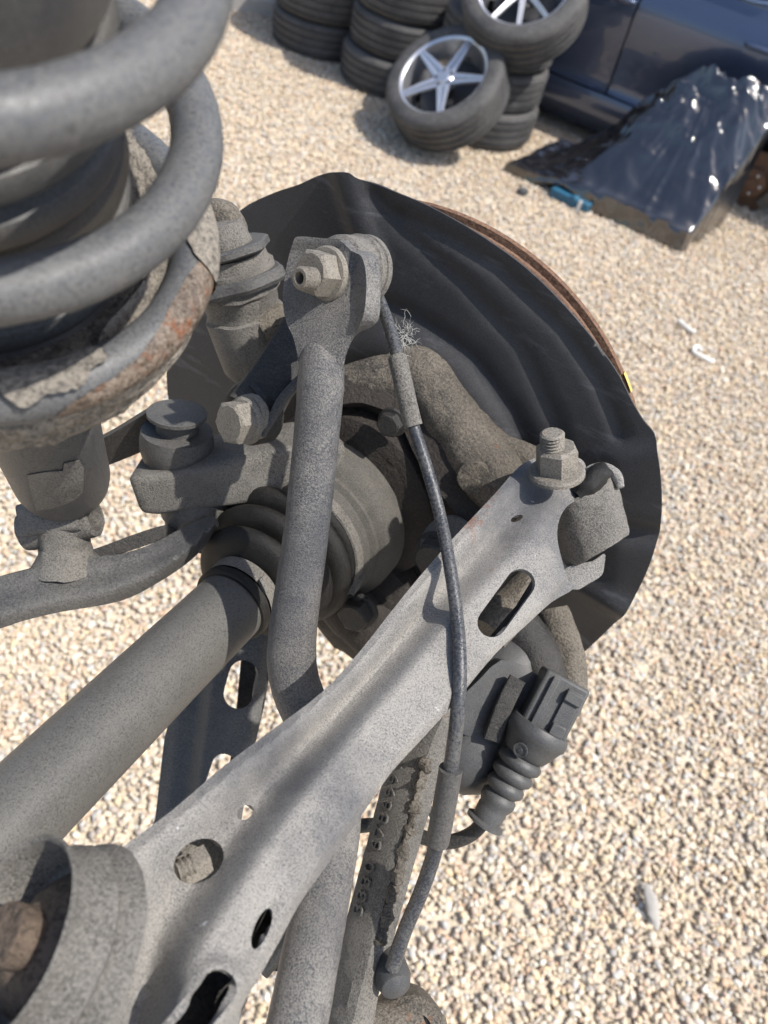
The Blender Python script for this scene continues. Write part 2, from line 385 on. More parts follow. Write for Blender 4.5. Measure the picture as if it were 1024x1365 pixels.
# ------------------------------------------------------------------ ground and gravel
me = bpy.data.meshes.new('ground'); me.from_pydata([(-150, -150, -.012), (150, -150, -.012), (150, 150, -.012), (-150, 150, -.012)], [], [(0, 1, 2, 3)])
me.materials.append(M_ground); g = bpy.data.objects.new('ground', me); COL.objects.link(g); g['kind'] = 'structure'
def gravel():
    me = bpy.data.meshes.new('gravel')
    me.from_pydata([(-2.9, -.5, -.004), (3.0, -.5, -.004), (3.0, 6.2, -.004), (-2.9, 6.2, -.004)], [], [(0, 1, 2, 3)]); me.materials.append(M_pebble)
    o = bpy.data.objects.new('gravel', me); COL.objects.link(o); o['kind'] = 'stuff'; o['label'] = 'loose pale beige pea gravel covering the yard'; o['category'] = 'gravel'
    ng = bpy.data.node_groups.new('gravel', 'GeometryNodeTree'); N = ng.nodes; L = ng.links
    ng.interface.new_socket('Geometry', in_out='INPUT', socket_type='NodeSocketGeometry'); ng.interface.new_socket('Geometry', in_out='OUTPUT', socket_type='NodeSocketGeometry')
    gi = N.new('NodeGroupInput'); go = N.new('NodeGroupOutput')
    dist = N.new('GeometryNodeDistributePointsOnFaces'); dist.distribute_method = 'RANDOM'; dist.inputs['Density'].default_value = 11500; dist.inputs['Seed'].default_value = 3
    L.new(gi.outputs[0], dist.inputs[0])
    # four pebble shapes
    gti = N.new('GeometryNodeGeometryToInstance')
    for k in range(4):
        ico = N.new('GeometryNodeMeshIcoSphere'); ico.inputs['Radius'].default_value = .0071; ico.inputs['Subdivisions'].default_value = 2
        nz = N.new('ShaderNodeTexNoise'); nz.noise_dimensions = '4D'; nz.inputs['Scale'].default_value = 95; nz.inputs['W'].default_value = k*7.3; nz.inputs['Detail'].default_value = 1
        sub = N.new('ShaderNodeVectorMath'); sub.operation = 'SUBTRACT'; sub.inputs[1].default_value = (.5, .5, .5); L.new(nz.outputs['Color'], sub.inputs[0])
        scl = N.new('ShaderNodeVectorMath'); scl.operation = 'SCALE'; scl.inputs['Scale'].default_value = .0058; L.new(sub.outputs[0], scl.inputs[0])
        sp = N.new('GeometryNodeSetPosition'); L.new(ico.outputs[0], sp.inputs[0]); L.new(scl.outputs[0], sp.inputs['Offset'])
        ss = N.new('GeometryNodeSetShadeSmooth'); L.new(sp.outputs[0], ss.inputs[0])
        sm = N.new('GeometryNodeSetMaterial'); sm.inputs['Material'].default_value = M_pebble; L.new(ss.outputs[0], sm.inputs[0])
        L.new(sm.outputs[0], gti.inputs[0])
    def rv(kind, a, b, seed):
        r = N.new('FunctionNodeRandomValue'); r.data_type = kind; r.inputs['Seed'].default_value = seed
        ins = [s for s in r.inputs if s.enabled]
        ins[0].default_value = a; ins[1].default_value = b
        return [s for s in r.outputs if s.enabled][0]
    ip = N.new('GeometryNodeInstanceOnPoints'); L.new(dist.outputs[0], ip.inputs[0]); L.new(gti.outputs[0], ip.inputs['Instance']); ip.inputs['Pick Instance'].default_value = True
    L.new(rv('INT', 0, 3, 1), ip.inputs['Instance Index'])
    L.new(rv('FLOAT_VECTOR', (-.6, -.6, 0), (.6, .6, 6.28), 2), ip.inputs['Rotation'])
    sv = rv('FLOAT_VECTOR', (.80, .62, .5), (1.4, 1.05, .85), 4)
    pw = N.new('ShaderNodeMath'); pw.operation = 'POWER'; pw.inputs[1].default_value = 3.5; L.new(rv('FLOAT', .35, 1.0, 6), pw.inputs[0])
    pm = N.new('ShaderNodeMath'); pm.operation = 'MULTIPLY_ADD'; pm.inputs[1].default_value = .75; pm.inputs[2].default_value = .58; L.new(pw.outputs[0], pm.inputs[0])
    vm = N.new('ShaderNodeVectorMath'); vm.operation = 'SCALE'; L.new(sv, vm.inputs[0]); L.new(pm.outputs[0], vm.inputs['Scale']); L.new(vm.outputs[0], ip.inputs['Scale'])
    off = N.new('GeometryNodeSetPosition')  # heap the stones unevenly
    cz = N.new('ShaderNodeCombineXYZ'); L.new(rv('FLOAT', -.004, .008, 9), cz.inputs[2]); L.new(ip.outputs[0], off.inputs[0]); L.new(cz.outputs[0], off.inputs['Offset'])
    L.new(off.outputs[0], go.inputs[0])
    md = o.modifiers.new('gravel', 'NODES'); md.node_group = ng
gravel()

# ================================================================== SUSPENSION ASSEMBLY
HUB = P(505, 625, .54); AX = D(.44, .48, .76)                  # hub centre and axle direction (outwards)
asm = empty('suspension_assembly', P(500, 700, .55), 'dusty grey car suspension corner with coil spring, arms, drive shaft and black brake shield', 'suspension')

# ---- brake disc behind the shield
dc = HUB + AX*.008
def on_plane(x, y, q, n): r = ray(x, y); return CO + r*(np.dot(q-CO, n)/np.dot(r, n))
dpts = [on_plane(x, y, dc, AX) for x, y in ((560, 262), (640, 300), (700, 341), (760, 398), (810, 456), (848, 518))]
def fit_circle(pts, n):
    e1, e2 = frame(n); o = pts[0]; q = np.array([[np.dot(p-o, e1), np.dot(p-o, e2)] for p in pts])
    Am = np.c_[2*q, np.ones(len(q))]; s = np.linalg.lstsq(Am, (q**2).sum(1), rcond=None)[0]
    return o+e1*s[0]+e2*s[1], math.sqrt(s[2]+s[0]**2+s[1]**2)
dcen, drad = dc, float(np.mean([np.linalg.norm(p-dc) for p in dpts]))-.0030
print('disc radius', drad)
disc = MB().lathe(dcen, AX, [(0, .06), (0, drad-.004), (.0008, drad-.003), (.004, drad-.003), (.005, drad-.012), (.009, drad-.012), (.010, drad-.001), (.013, drad), (.014, drad-.003), (.014, .09), (.035, .085), (.035, .02)], 128).build('brake_disc', M_disc, asm, label='brown rusty rim of the brake disc showing past the shield')
e1d, e2d = frame(AX); yv = on_plane(846, 514, dc, AX)-dcen; ya = math.atan2(np.dot(yv, e2d), np.dot(yv, e1d))
MB().lathe(dcen, AX, [(.0095, drad+.0004), (.0135, drad+.0004), (.0135, drad-.002), (.0095, drad-.002)], 8, caps=False, a0=ya-.035, a1=ya+.035).build('paint_mark', M_yel, disc)

# ---- brake shield
so_l = [(222, 500), (228, 445), (256, 388), (286, 325), (318, 282), (360, 259), (398, 246), (422, 235), (446, 229), (468, 229), (480, 238), (504, 247), (532, 258), (570, 274), (620, 301), (662, 328), (702, 358), (740, 394), (775, 433), (805, 471), (826, 502), (842, 534), (858, 561), (872, 578), (880, 608), (884, 652), (883, 690), (876, 722), (866, 752), (853, 780), (838, 806), (814, 836), (790, 862), (774, 876), (757, 879), (746, 868), (732, 842), (715, 815), (680, 790), (620, 770), (520, 760), (420, 720), (330, 650), (262, 600), (230, 556)]
G1 = [(500, 262), (540, 310), (617, 376), (695, 462), (742, 564), (750, 620)]
G2 = [(530, 285), (600, 318), (664, 357), (750, 438), (800, 510), (826, 575)]
G3 = [(500, 400), (560, 428), (629, 478), (683, 552), (706, 610)]
RA, RB = [(441, 225), (460, 306), (470, 340)], [(474, 228), (506, 302), (530, 340)]
def shield_fn(x, y):
    p = on_plane(x, y, HUB-AX*.004, AX); e = 0
    for G, a, wd in ((G1, .0026, 11), (G2, .0028, 10), (G3, .0036, 11)): e -= a*math.exp(-(pline_dist(x, y, G)/wd)**2)
    # raised radial strip near the top, and pressed steps at the right-hand end
    m = min(pline_dist(x, y, [(457, 225), (482, 300), (500, 345)])/17, 3); e += .0045*math.exp(-m**4)
    e += .0055*sstep(-10, 14, (y-592)-.12*(850-x))*sstep(770, 830, x)
    e -= .006*math.exp(-(pline_dist(x, y, [(900, 716), (850, 706), (790, 690)])/13)**2)
    e += .006*math.exp(-(pline_dist(x, y, [(852, 815), (800, 790), (700, 740)])/15)**2)
    e -= .005*sstep(790, 850, y)
    rr = np.linalg.norm(p-HUB); e += .010*sstep(.125, .09, rr)
    return p-AX*e
MBs = sheet(so_l, [], shield_fn, .0014, 7)
shield = MBs.build('brake_shield', M_shield, asm, 60, label='black ribbed sheet metal brake shield behind the arms')

# ---- wheel carrier: dark hub carrier, castings, lugs
carrier = MB().lathe(HUB-AX*.05, AX, [(-.004, .054), (0, .062), (.012, .066), (.014, .078), (.03, .082), (.04, .075)], 48).jitter(.0012, 60).build('wheel_carrier', M_brown, asm, label='dark grimy cast wheel carrier around the drive shaft joint')
c1 = MB().tube([P(440, 520, .475), P(480, 508, .47), P(520, 503, .468), P(556, 500, .465), P(592, 540, .462), P(628, 598, .46), P(662, 640, .455), P(700, 690, .45)], [.012, .013, .014, .0175, .017, .018, .019, .016], 20, 6).jitter(.0025, 70, 3)
c1.build('casting_rib', M_cast, carrier)
MB().tube([P(618, 528, .475), P(648, 580, .468), P(680, 605, .462), P(725, 622, .456), P(760, 640, .455)], [.006, .009, .010, .010, .009], 14, 5).jitter(.0018, 90, 5).build('casting_rib', M_cast, carrier)
MB().lathe(P(634, 634, .447), D(-.3, -.3, -.9), [(-.01, .010), (.004, .0105), (.007, .0095), (.0075, 0)], 24).jitter(.001, 200).build('boss', M_cast, carrier)
# dark ledge under the first rib
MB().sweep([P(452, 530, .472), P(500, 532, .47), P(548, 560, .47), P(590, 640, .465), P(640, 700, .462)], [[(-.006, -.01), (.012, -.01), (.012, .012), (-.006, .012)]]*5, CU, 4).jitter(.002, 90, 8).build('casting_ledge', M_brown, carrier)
for (x, y, d, r) in ((524, 562, .452, .0075), (480, 812, .50, .011), (585, 735, .46, .012)):
    MB().hexnut(P(x, y, d), D(-.42, -.45, -.78), r*1.8, r*1.1, r*1.25, r*.3, .3).build('bolt', M_dark, carrier)
lower = MB().lathe(P(500, 800, .545), D(-.3, -.5, -.8), [(-.02, .03), (0, .042), (.018, .044), (.026, .034), (.03, .018)], 32).jitter(.003, 45, 11)
lower.tube([P(455, 760, .53), P(470, 800, .525), P(520, 850, .53), P(560, 900, .53)], [.02, .024, .024, .02], 18, 4).jitter(.002, 80, 2)
lower.build('lower_lug', M_brown, carrier)
MB().lathe(P(600, 730, .45), D(-.5, .1, -.85), [(0, .006), (0, .0185), (.002, .0195), (.0035, .0185), (.0035, .006)], 40).build('washer', M_grey, carrier)
MB().tube([P(735, 812, .50), P(748, 850, .495), P(760, 905, .49), P(755, 950, .485)], [.011, .012, .011, .009], 16, 4).jitter(.002, 90, 4).build('casting_tail', M_cast, carrier)
MB().tube([P(690, 835, .475), P(715, 880, .47), P(730, 930, .468)], [.015, .016, .014], 18, 4).jitter(.0016, 100, 9).build('bracket_arm', M_dark, carrier)

# left lug: thick forged bar with rubber-lined joint above and below
def rrect(w, h, r, n=4):
    o = []
    for cx, cy, a in ((w-r, h-r, 0), (-w+r, h-r, 90), (-w+r, -h+r, 180), (w-r, -h+r, 270)):
        for k in range(n+1): t = math.radians(a+90*k/n); o.append((cx+r*math.cos(t), cy+r*math.sin(t)))
    return o
lug = MB().sweep([P(186, 646, .452), P(192, 645, .452), P(220, 641, .452), P(265, 632, .455), P(320, 622, .46), P(380, 612, .468), P(440, 610, .48)],
                 [rrect(.007, .012, .004), rrect(.0118, .018, .004), rrect(.0128, .020, .004), rrect(.0140, .022, .005), rrect(.0160, .022, .005), rrect(.017, .022, .006), rrect(.018, .022, .006)], D(.15, .9, -.45), 4).jitter(.0009, 120, 4)
lug.build('joint_lug', M_eye, carrier, 50, label='thick forged lug with cracked dirt on its end')
VA = D(-.15, -.80, .55)                                                   # downward axis of that joint
MB().lathe(P(236, 586, .445), -VA, [(-.012, .02), (-.006, .0215), (0, .0215), (.006, .0205), (.0065, .012), (.015, .0115), (.016, .017), (.018, .017), (.019, .01)], 40).build('joint_bush', M_grey, carrier)
MB().lathe(P(262, 668, .462), VA, [(-.01, .018), (0, .0215), (.008, .0215), (.0085, .016), (.012, .016), (.0125, .019), (.0165, .019), (.017, .014), (.026, .0135), (.03, .012)], 40).build('joint_bush', M_grey, carrier)
sheet([(90, 612), (150, 578), (200, 548), (218, 545), (232, 562), (226, 586), (190, 602), (140, 622), (90, 640)], [], lambda x, y: P(x, y, .455+.00035*(y-590)), .006, 7).build('upper_arm', M_dark, carrier)
# lower bolt below the lug and dark bits
MB().hexnut(P(286, 705, .47), VA, .024, .014, .015, .003).build('bolt', M_dark, carrier)

# ---- upper left bush bracket (flanged bush and conical cup)
ub = D(.14, -.72, .55)
UB = MB().lathe(P(300, 322, .42), ub, [(-.012, .004), (-.011, .012), (-.002, .014), (0, .0145), (.006, .015), (.0065, .021), (.013, .0215), (.0135, .0235), (.028, .0245), (.030, .0225), (.036, .022), (.037, .0215), (.041, .0215), (.042, .0235), (.060, .0230), (.076, .0215), (.082, .018), (.084, .008)], 48).jitter(.0012, 110, 2)
ubj = UB.build('bush_housing', M_eye, asm, 40, label='flanged rubber bush in a conical cast cup behind the spring')
def wob(k): return lambda th, t: 1+.05*math.sin(3*th+k)+.03*math.sin(7*th+2*k)
MB().lathe(P(300, 322, .42)+ub*.003, D(.2, -.75, .45), [(0, .012), (-.001, .0235), (0, .0250), (.003, .0252), (.0042, .0235), (.0035, .012)], 56, rfun=wob(1)).build('flange', M_grey, ubj)
MB().lathe(P(300, 322, .42)+ub*.020, D(.2, -.75, .45), [(0, .014), (-.0015, .0265), (0, .0285), (.004, .0290), (.0062, .0275), (.0055, .014)], 56, rfun=wob(2.2)).build('flange', M_grey, ubj)
MB().tube([P(272, 300, .42), P(282, 285, .418), P(300, 288, .417), P(312, 304, .418), P(318, 318, .42)], [.006, .0075, .008, .0075, .006], 14, 5).jitter(.0008, 160).build('cast_eye', M_cast, ubj)
MB().tube([P(352, 440, .44), P(372, 430, .44), P(392, 428, .445)], [.012, .011, .010], 16, 4).jitter(.001, 150).build('casting_neck', M_cast, ubj)

# ---- dark link with bolt
lk = MB().sweep([P(335, 552, .405), P(360, 515, .41), P(390, 465, .415), P(420, 415, .42)], [rrect(.0135, .009, .003), rrect(.0125, .009, .003), rrect(.0115, .009, .003), rrect(.011, .009, .003)], D(-.8, .5, 0), 3)
ba = D(-.62, -.22, -.75)
lk.lathe(P(341, 549, .412), ba, [(-.006, .014), (-.004, .0178), (.006, .0178), (.008, .016), (.008, .0125), (.006, .012)], 40)
link = lk.build('link_arm', M_dark, asm, 40, label='dark flat link with a hex bolt through its eye')
MB().sweep([P(350, 580, .405), P(368, 552, .404), P(380, 530, .402), P(402, 505, .405)], [rrect(.011, .0022, .001)]*4, D(.1, .3, .9), 5).build('bent_strip', M_grey, link)
MB().lathe(P(335, 556, .4), ba, [(-.002, .0125), (.003, .0125), (.0035, .0115), (.0065, .0112), (.007, .009)], 32).jitter(.0007, 260).build('washer', M_bolt, link)
MB().hexnut(P(329, 561, .396), ba, .0205, .0125, .0125, .003, .35).build('bolt', M_bolt, link, 25)

# ---- drive shaft
S0, S1 = P(46, 1063, .32), P(312, 803, .43); SA = unit(S1-S0); SL = np.linalg.norm(S1-S0)
shaft = MB().lathe(S0, SA, [(-.16, .021), (SL-.002, .021), (SL, .0205), (SL, .012)], 64).build('drive_shaft', M_shaft, asm, label='thick smooth grey drive shaft running out to the hub')
sb = S0+SA*SL
MB().lathe(sb, SA, [(-.004, .0228), (-.003, .0238), (.0015, .0238), (.0025, .0226), (.0035, .022)], 56).build('boot_lip', M_rub, shaft)
cl = MB().lathe(sb, SA, [(.0035, .0232), (.012, .0236), (.0125, .0228)], 56, caps=False); cl.box(sb+SA*.008+D(.62, .3, -.72)*.0245, SA*.002, D(.4, -.8, 0)*.004, D(.6, .3, -.7)*.0015)
cl.build('boot_clamp', M_eye, shaft)
bp_ = [(.0125, .0222)]
for t0, r in ((.0135, .038), (.0285, .044), (.0425, .049)):
    for k in range(9): a = PI*k/8; bp_.append((t0+.0145*(1-math.cos(a))/2, r-.017+.017*math.sin(a)**.6))
bp_ += [(.0585, .042), (.060, .045), (.064, .0465)]
MB().lathe(sb, SA, bp_, 72, caps=False).build('boot', M_rub, shaft, 60, label='black ribbed rubber boot dusted grey')
big = MB().lathe(sb, SA, [(.062, .0462), (.0625, .0474), (.069, .0482), (.0695, .0472)], 72, caps=False)
big.box(sb+SA*.066+unit(D(.83, -.52, -.2))*.0485, SA*.004, D(.4, .8, .1)*.0045, D(.83, -.52, -.2)*.002)
big.build('boot_clamp', M_eye, shaft)
MB().lathe(sb, SA, [(.0695, .0460), (.073, .0480), (.0765, .0488), (.079, .0518), (.0815, .0520), (.084, .0545), (.087, .0578), (.092, .0595), (.114, .0602), (.1150, .050), (.13, .046)], 80).build('joint_cup', M_cup, shaft, label='wide stepped grey outer joint cup of the drive shaft')

def Pb(x, y, d): return P(x, y, d+.022)
# ---- stabiliser bar with flattened eye
bar = MB().tube([Pb(431, 385, .356), Pb(430, 425, .350), Pb(429, 465, .3425), Pb(428, 505, .337), Pb(424, 560, .336), Pb(416, 640, .339), Pb(407, 720, .343), Pb(397, 790, .347), Pb(390, 850, .350), Pb(390, 892, .352), Pb(400, 930, .352), Pb(420, 972, .350), Pb(440, 1020, .343), Pb(448, 1070, .332), Pb(443, 1125, .320), Pb(427, 1210, .300), Pb(407, 1310, .280), Pb(390, 1400, .265)],
                [x*1.065 for x in (.002, .0070, .0096, .0105, .0103, .0103, .0104, .0108, .0113, .0116, .0116, .0115, .0114, .0113, .0113, .0113, .0113, .0113)], 28, 5).jitter(.00025, 300).build('stabilizer_bar', M_bar, asm, label='dusty grey bent stabilizer bar ending in a flattened eye')
eo_l = [(391, 322), (398, 315), (425, 317), (452, 320), (468, 334), (482, 342), (488, 365), (488, 398), (483, 425), (470, 452), (461, 475), (457, 500), (455, 528), (400, 528), (399, 500), (396, 470), (390, 447), (382, 430), (377, 402), (379, 372), (384, 346)]
def eye_fn(x, y):
    k = sstep(540, 425, y); d = .3325-.003*k-(.00017*(x-430))*k
    d += (1-k)*(.0000060*(x-428)**2)+.010*sstep(485, 530, y)
    d -= .0050*sstep(470, 490, x+.30*max(0, 350-y))*k*sstep(478, 440, y)    # rolled lip
    d -= .0025*sstep(338, 318, y)*k + .0005*noise.noise(Vector((x*.03, y*.03, 0)))
    return Pb(x, y, d)
sheet(eo_l, [], eye_fn, .0085, 5).build('eye_plate', M_bar, bar, 45)
na = D(-.60, -.20, -.77)
nut = MB().hexnut(Pb(437, 365, .327), na, .0185, .0125, .0125, .0025, .1).build('nut', M_bolt, bar, 25)
MB().stud(Pb(424, 372, .319), na, .0052, .0125, hollow=.0028).build('threaded_stud', M_bolt, nut, 25)
MB().lathe(Pb(448, 357, .334), -na, [(0, .013), (.002, .0152), (.006, .0155), (.014, .0155), (.015, .0166), (.0165, .0166), (.0172, .0157), (.0195, .0157), (.020, .0166), (.0225, .0168), (.0245, .0155), (.025, .008)], 48).build('bush', M_eye, bar)

# ---- main control arm (pressed channel)
AL = [(690, 624), (660, 658), (600, 722), (540, 792), (480, 868), (430, 922), (370, 968), (300, 1020), (230, 1080), (170, 1124), (136, 1150), (120, 1190), (112, 1270), (110, 1440)]
AR = [(782, 640), (775, 662), (757, 674), (746, 692), (743, 716), (749, 745), (757, 772), (766, 784), (735, 803), (700, 835), (660, 872), (600, 944), (560, 988), (520, 1032), (480, 1090), (440, 1148), (400, 1204), (372, 1256), (346, 1302), (322, 1345), (290, 1440)]
arm_out = AL[::-1] + [(712, 611), (745, 606), (768, 609), (780, 618)] + AR
arm_holes = [slot((694, 778), (656, 830), 19.5), ellipse(689, 691, 8.5, 3.8, -24), ellipse(327, 1083, 12, 8.5, -38), ellipse(265, 1148, 36, 27, -35), ellipse(349, 1238, 10, 29, 22, 40), slot((290, 1318), (205, 1420), 26, 20)]
A0, A1 = V((690., 640.)), V((170., 1230.)); AD = unit(A1-A0); ALEN = np.linalg.norm(A1-A0)
AN = V((-AD[1], AD[0]))
if AN[0] < 0: AN = -AN
def sw(p): q = V(p)-A0; return np.dot(q, AD)/ALEN, np.dot(q, AN)
ARS = [(800, 720), (766, 770), (735, 803), (700, 835), (660, 872), (600, 944), (560, 988), (520, 1032), (480, 1090), (440, 1148), (400, 1204), (372, 1256), (346, 1302), (322, 1345), (290, 1440)]
_sl, _wl = zip(*sorted(sw(p) for p in AL)); _sr, _wr = zip(*sorted(sw(p) for p in ARS))
_sg = np.linspace(-.2, 1.4, 120); _k = np.exp(-np.linspace(-2, 2, 17)**2); _k /= _k.sum()
_wlg = np.convolve(np.pad(np.interp(_sg, _sl, _wl), 8, 'edge'), _k, 'valid'); _wrg = np.convolve(np.pad(np.interp(_sg, _sr, _wr), 8, 'edge'), _k, 'valid')
def hermite(u, xs, ys):
    i = max(0, min(len(xs)-2, int(np.searchsorted(xs, u))-1)); t = max(0, min(1, (u-xs[i])/(xs[i+1]-xs[i]))); return ys[i]+(ys[i+1]-ys[i])*t*t*(3-2*t)
def arm_fn(x, y):
    s, wq = sw((x, y)); L_, R_ = np.interp(s, _sg, _wlg), np.interp(s, _sg, _wrg); u = (wq-L_)/(R_-L_)
    d = .402-.167*s+.012*s*(s-1)
    v = .24+.16*sstep(.40, .95, s)
    e = hermite(u, [-.1, 0, .07, v, v+.28, .92, 1.03], [.001, .0018, .0042, -.0062, .0112, .0120, .0060])
    e *= sstep(-.08, .10, s)*(1+.35*sstep(.3, .9, s))
    e -= .012*sstep(.03, -.10, s)
    dh = pline_dist(x, y, [(292, 1315), (205, 1420)]); e += .0032*math.exp(-((dh-27)/11)**2)
    dh = pline_dist(x, y, [(338, 1262), (360, 1214)]); e -= .003*math.exp(-(dh/18)**2)
    e += .0004*noise.noise(Vector((x*.02, y*.02, 1.3)))+.00025*noise.noise(Vector((x*.07, y*.07, 4.3)))
    return P(x, y, d-e)
armm = sheet(arm_out, arm_holes, arm_fn, .0028, 6, rot=math.atan2(AD[1], AD[0]), skirt=[(AL[1:], .022), (AR[7:], .020)])
arm = armm.build('control_arm', M_arm, asm, 40, label='long pressed steel control arm with slot holes crossing the middle')
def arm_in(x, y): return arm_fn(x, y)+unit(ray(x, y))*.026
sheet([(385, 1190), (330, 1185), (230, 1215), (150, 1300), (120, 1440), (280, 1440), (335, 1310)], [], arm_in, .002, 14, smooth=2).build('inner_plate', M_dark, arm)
ua = D(-.12, .80, -.58)
n2 = MB().hexnut(P(742, 632, .400), ua, .0195, .0175, .0150, .003, .2).build('nut', M_bolt, arm, 25)
MB().stud(P(736, 604, .391), ua, .0064, .0125).build('threaded_stud', M_bolt, n2, 25)
# end bush: sleeve lying between the arm's walls
bso = [(738, 700), (744, 684), (756, 671), (776, 660), (796, 642), (812, 634), (824, 646), (832, 678), (839, 708), (832, 717), (795, 740), (764, 756), (748, 745), (740, 722)]
def bush_fn(x, y):
    w_ = ((x-790)*.95-(y-694)*.30)/52; t_ = ((x-790)*.30+(y-694)*.95)/52
    return P(x, y, .413+.016*abs(w_)**2.2+.003*abs(t_)**4+.00004*(y-694))
bs = sheet(bso, [], bush_fn, .024, 5, smooth=2).jitter(.0004, 260).build('bush', M_eye, arm, 50, label='metal-sleeved rubber bush at the end of the control arm')
MB().tube([P(776, 632, .424), P(792, 625, .425), P(808, 624, .424), P(822, 634, .422), P(828, 650, .420)], [.0022, .003, .0032, .003, .002], 10, 5).jitter(.0004, 260).build('sleeve_lip', M_arm, bs)
MB().tube([P(770, 660, .417), P(784, 648, .416), P(797, 634, .417), P(806, 628, .42)], [.005, .0062, .0062, .005], 14, 6).jitter(.0012, 220).build('rubber', M_rub, bs)
bwo = [(752, 762), (768, 752), (790, 748), (806, 738), (806, 752), (802, 767), (785, 778), (766, 786)]
sheet(bwo, [], lambda x, y: P(x, y, .427-.00005*(y-760)), .003, 5).build('back_wall', M_arm, arm)
# casting seen through the slot
MB().tube([P(720, 760, .44), P(690, 800, .43), P(650, 845, .42)], [.010, .012, .011], 18, 5).jitter(.0022, 110, 6).build('bush_casting', M_cast, arm)
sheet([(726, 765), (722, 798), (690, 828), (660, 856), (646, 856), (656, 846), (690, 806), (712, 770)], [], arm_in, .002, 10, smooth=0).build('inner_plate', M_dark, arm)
# bolt and washer seen through the round hole
MB().lathe(P(272, 1138, .288), D(-.1, .25, -.95), [(0, .0), (0, .0150), (.002, .0150), (.0025, .0)], 36).build('washer', M_bolt, arm)
MB().hexnut(P(276, 1146, .272), D(-.80, -.22, -.55), .0105, .011).build('bolt', M_bolt, arm, 25)
MB().stud(P(256, 1152, .266), D(-.80, -.22, -.55), .0038, .006).build('threaded_stud', M_bolt, arm, 25)

# ---- sensor cable over the arm
cpts = [(492, 372, .385), (508, 405, .380), (522, 445, .374), (533, 490, .367), (549, 560, .368), (568, 620, .370), (585, 680, .368), (599, 750, .336), (609, 820, .330), (613, 880, .328), (611, 940, .330), (603, 1010, .335), (594, 1065, .342), (581, 1130, .352), (563, 1185, .357), (540, 1240, .361), (523, 1290, .364)]
def cable_pt(x, y, d):
    if 690 < y < 960: d = min(np.dot(arm_fn(x, y)-CO, fw), .36)-.0042
    return P(x, y, d)
CP = catmull([cable_pt(*c) for c in cpts], 8)
cable = MB().tube(CP, [.0031]*60+[.0031+.0006*sstep(60, 110, i) for i in range(60, len(CP))], 16).build('sensor_cable', M_cable, asm, label='thin flexible cable hanging in front of the control arm')
def part_of(a, b): return CP[a:b+1]
def nearest(px, py):
    return min(range(len(CP)), key=lambda i: np.linalg.norm(unit(CP[i]-CO)-unit(ray(px, py))))
i0, i1 = nearest(529, 478), nearest(552, 566)
MB().tube(part_of(i0, i1), .0047, 16).build('sleeve', M_eye, cable)
i0, i1 = nearest(603, 1022), nearest(588, 1078)
MB().tube(part_of(i0, i1), .0054, 16).build('sleeve', M_grey, cable)
i0, i1 = nearest(590, 1079), nearest(581, 1120)
MB().tube(part_of(i0, i1), .0055, 16).build('sleeve', M_grey, cable)
MB().lathe(P(523, 1300, .372), D(.25, -.3, -.9), [(-.012, .007), (-.006, .0086), (.002, .009), (.007, .0072), (.0095, .003), (.0098, 0)], 28).build('plug', M_plug, cable)

# ---- cast trailing arm with raised number
cs = [(590, 940, .425), (560, 1010, .415), (541, 1070, .408), (520, 1150, .398), (498, 1230, .388), (477, 1310, .378), (462, 1365, .372), (445, 1430, .365)]
def bar_sec(wl, wr): return [(-wl, .000), (-wl*.15, -.0150), (wr*.25, -.0172), (wr, -.004), (wr, .010), (0, .016), (-wl, .010)]
secs = [bar_sec(a, b) for a, b in ((.016, .014), (.0155, .014), (.015, .0135), (.0145, .0125), (.014, .012), (.013, .0115), (.0125, .013), (.0125, .014))]
e_r = D(1, .15, 0); pts = [P(*c) for c in cs]
bm_ = MB(); n = len(pts); q = catmull([np.concatenate([p, np.array(s).ravel()]) for p, s in zip(pts, secs)], 6); vs_ = []
for i, xq in enumerate(q):
    p = xq[:3]; s2 = xq[3:].reshape(-1, 2); T = unit(q[min(i+1, len(q)-1)][:3]-q[max(i-1, 0)][:3]); ex = unit(e_r-T*np.dot(e_r, T)); ez = unit(fw-T*np.dot(fw, T)-ex*np.dot(fw, ex))
    for (a, b) in s2: vs_.append(p+ex*a+ez*b)
m_ = 7
bm_.add(vs_, [(i*m_+k, i*m_+(k+1) % m_, (i+1)*m_+(k+1) % m_, (i+1)*m_+k) for i in range(len(q)-1) for k in range(m_)]+[tuple(range(m_)), tuple((len(q)-1)*m_+k for k in range(m_))])
tarm = bm_.jitter(.0004, 200).build('trailing_arm', M_eye, asm, 30, label='cast arm with a raised part number along its shaded side')
# weld-like lumps along the ridge
MB().tube([P(570-f*64, 1010+f*250, .3975-f*.027) for f in np.linspace(0, 1, 60)], [.0026+.0006*math.sin(k*.9)+.0005*math.sin(k*2.3) for k in range(60)], 10).jitter(.0024, 150, 5).jitter(.0009, 480, 2).build('casting_seam', M_cast, tarm)
# raised number
tc = bpy.data.curves.new('part_number', 'FONT'); tc.body = '3330 6786991 05'; tc.size = .0118; tc.extrude = .0008; tc.space_character = 1.15; tc.align_x = 'CENTER'; tc.align_y = 'CENTER'
to = bpy.data.objects.new('part_number_text', tc); COL.objects.link(to); bpy.context.view_layer.update()
tme = bpy.data.meshes.new_from_object(to.evaluated_get(bpy.context.evaluated_depsgraph_get())); bpy.data.objects.remove(to)
i_mid = int(len(q)*.42); T = unit(q[i_mid-3][:3]-q[i_mid+3][:3]); xq = q[i_mid]; s2 = xq[3:].reshape(-1, 2)
T2 = -T; ex = unit(e_r-T2*np.dot(e_r, T2)); ez = unit(fw-T2*np.dot(fw, T2)-ex*np.dot(fw, ex))
pa = xq[:3]+ex*s2[0][0]+ez*s2[0][1]; pb = xq[:3]+ex*s2[1][0]+ez*s2[1][1]
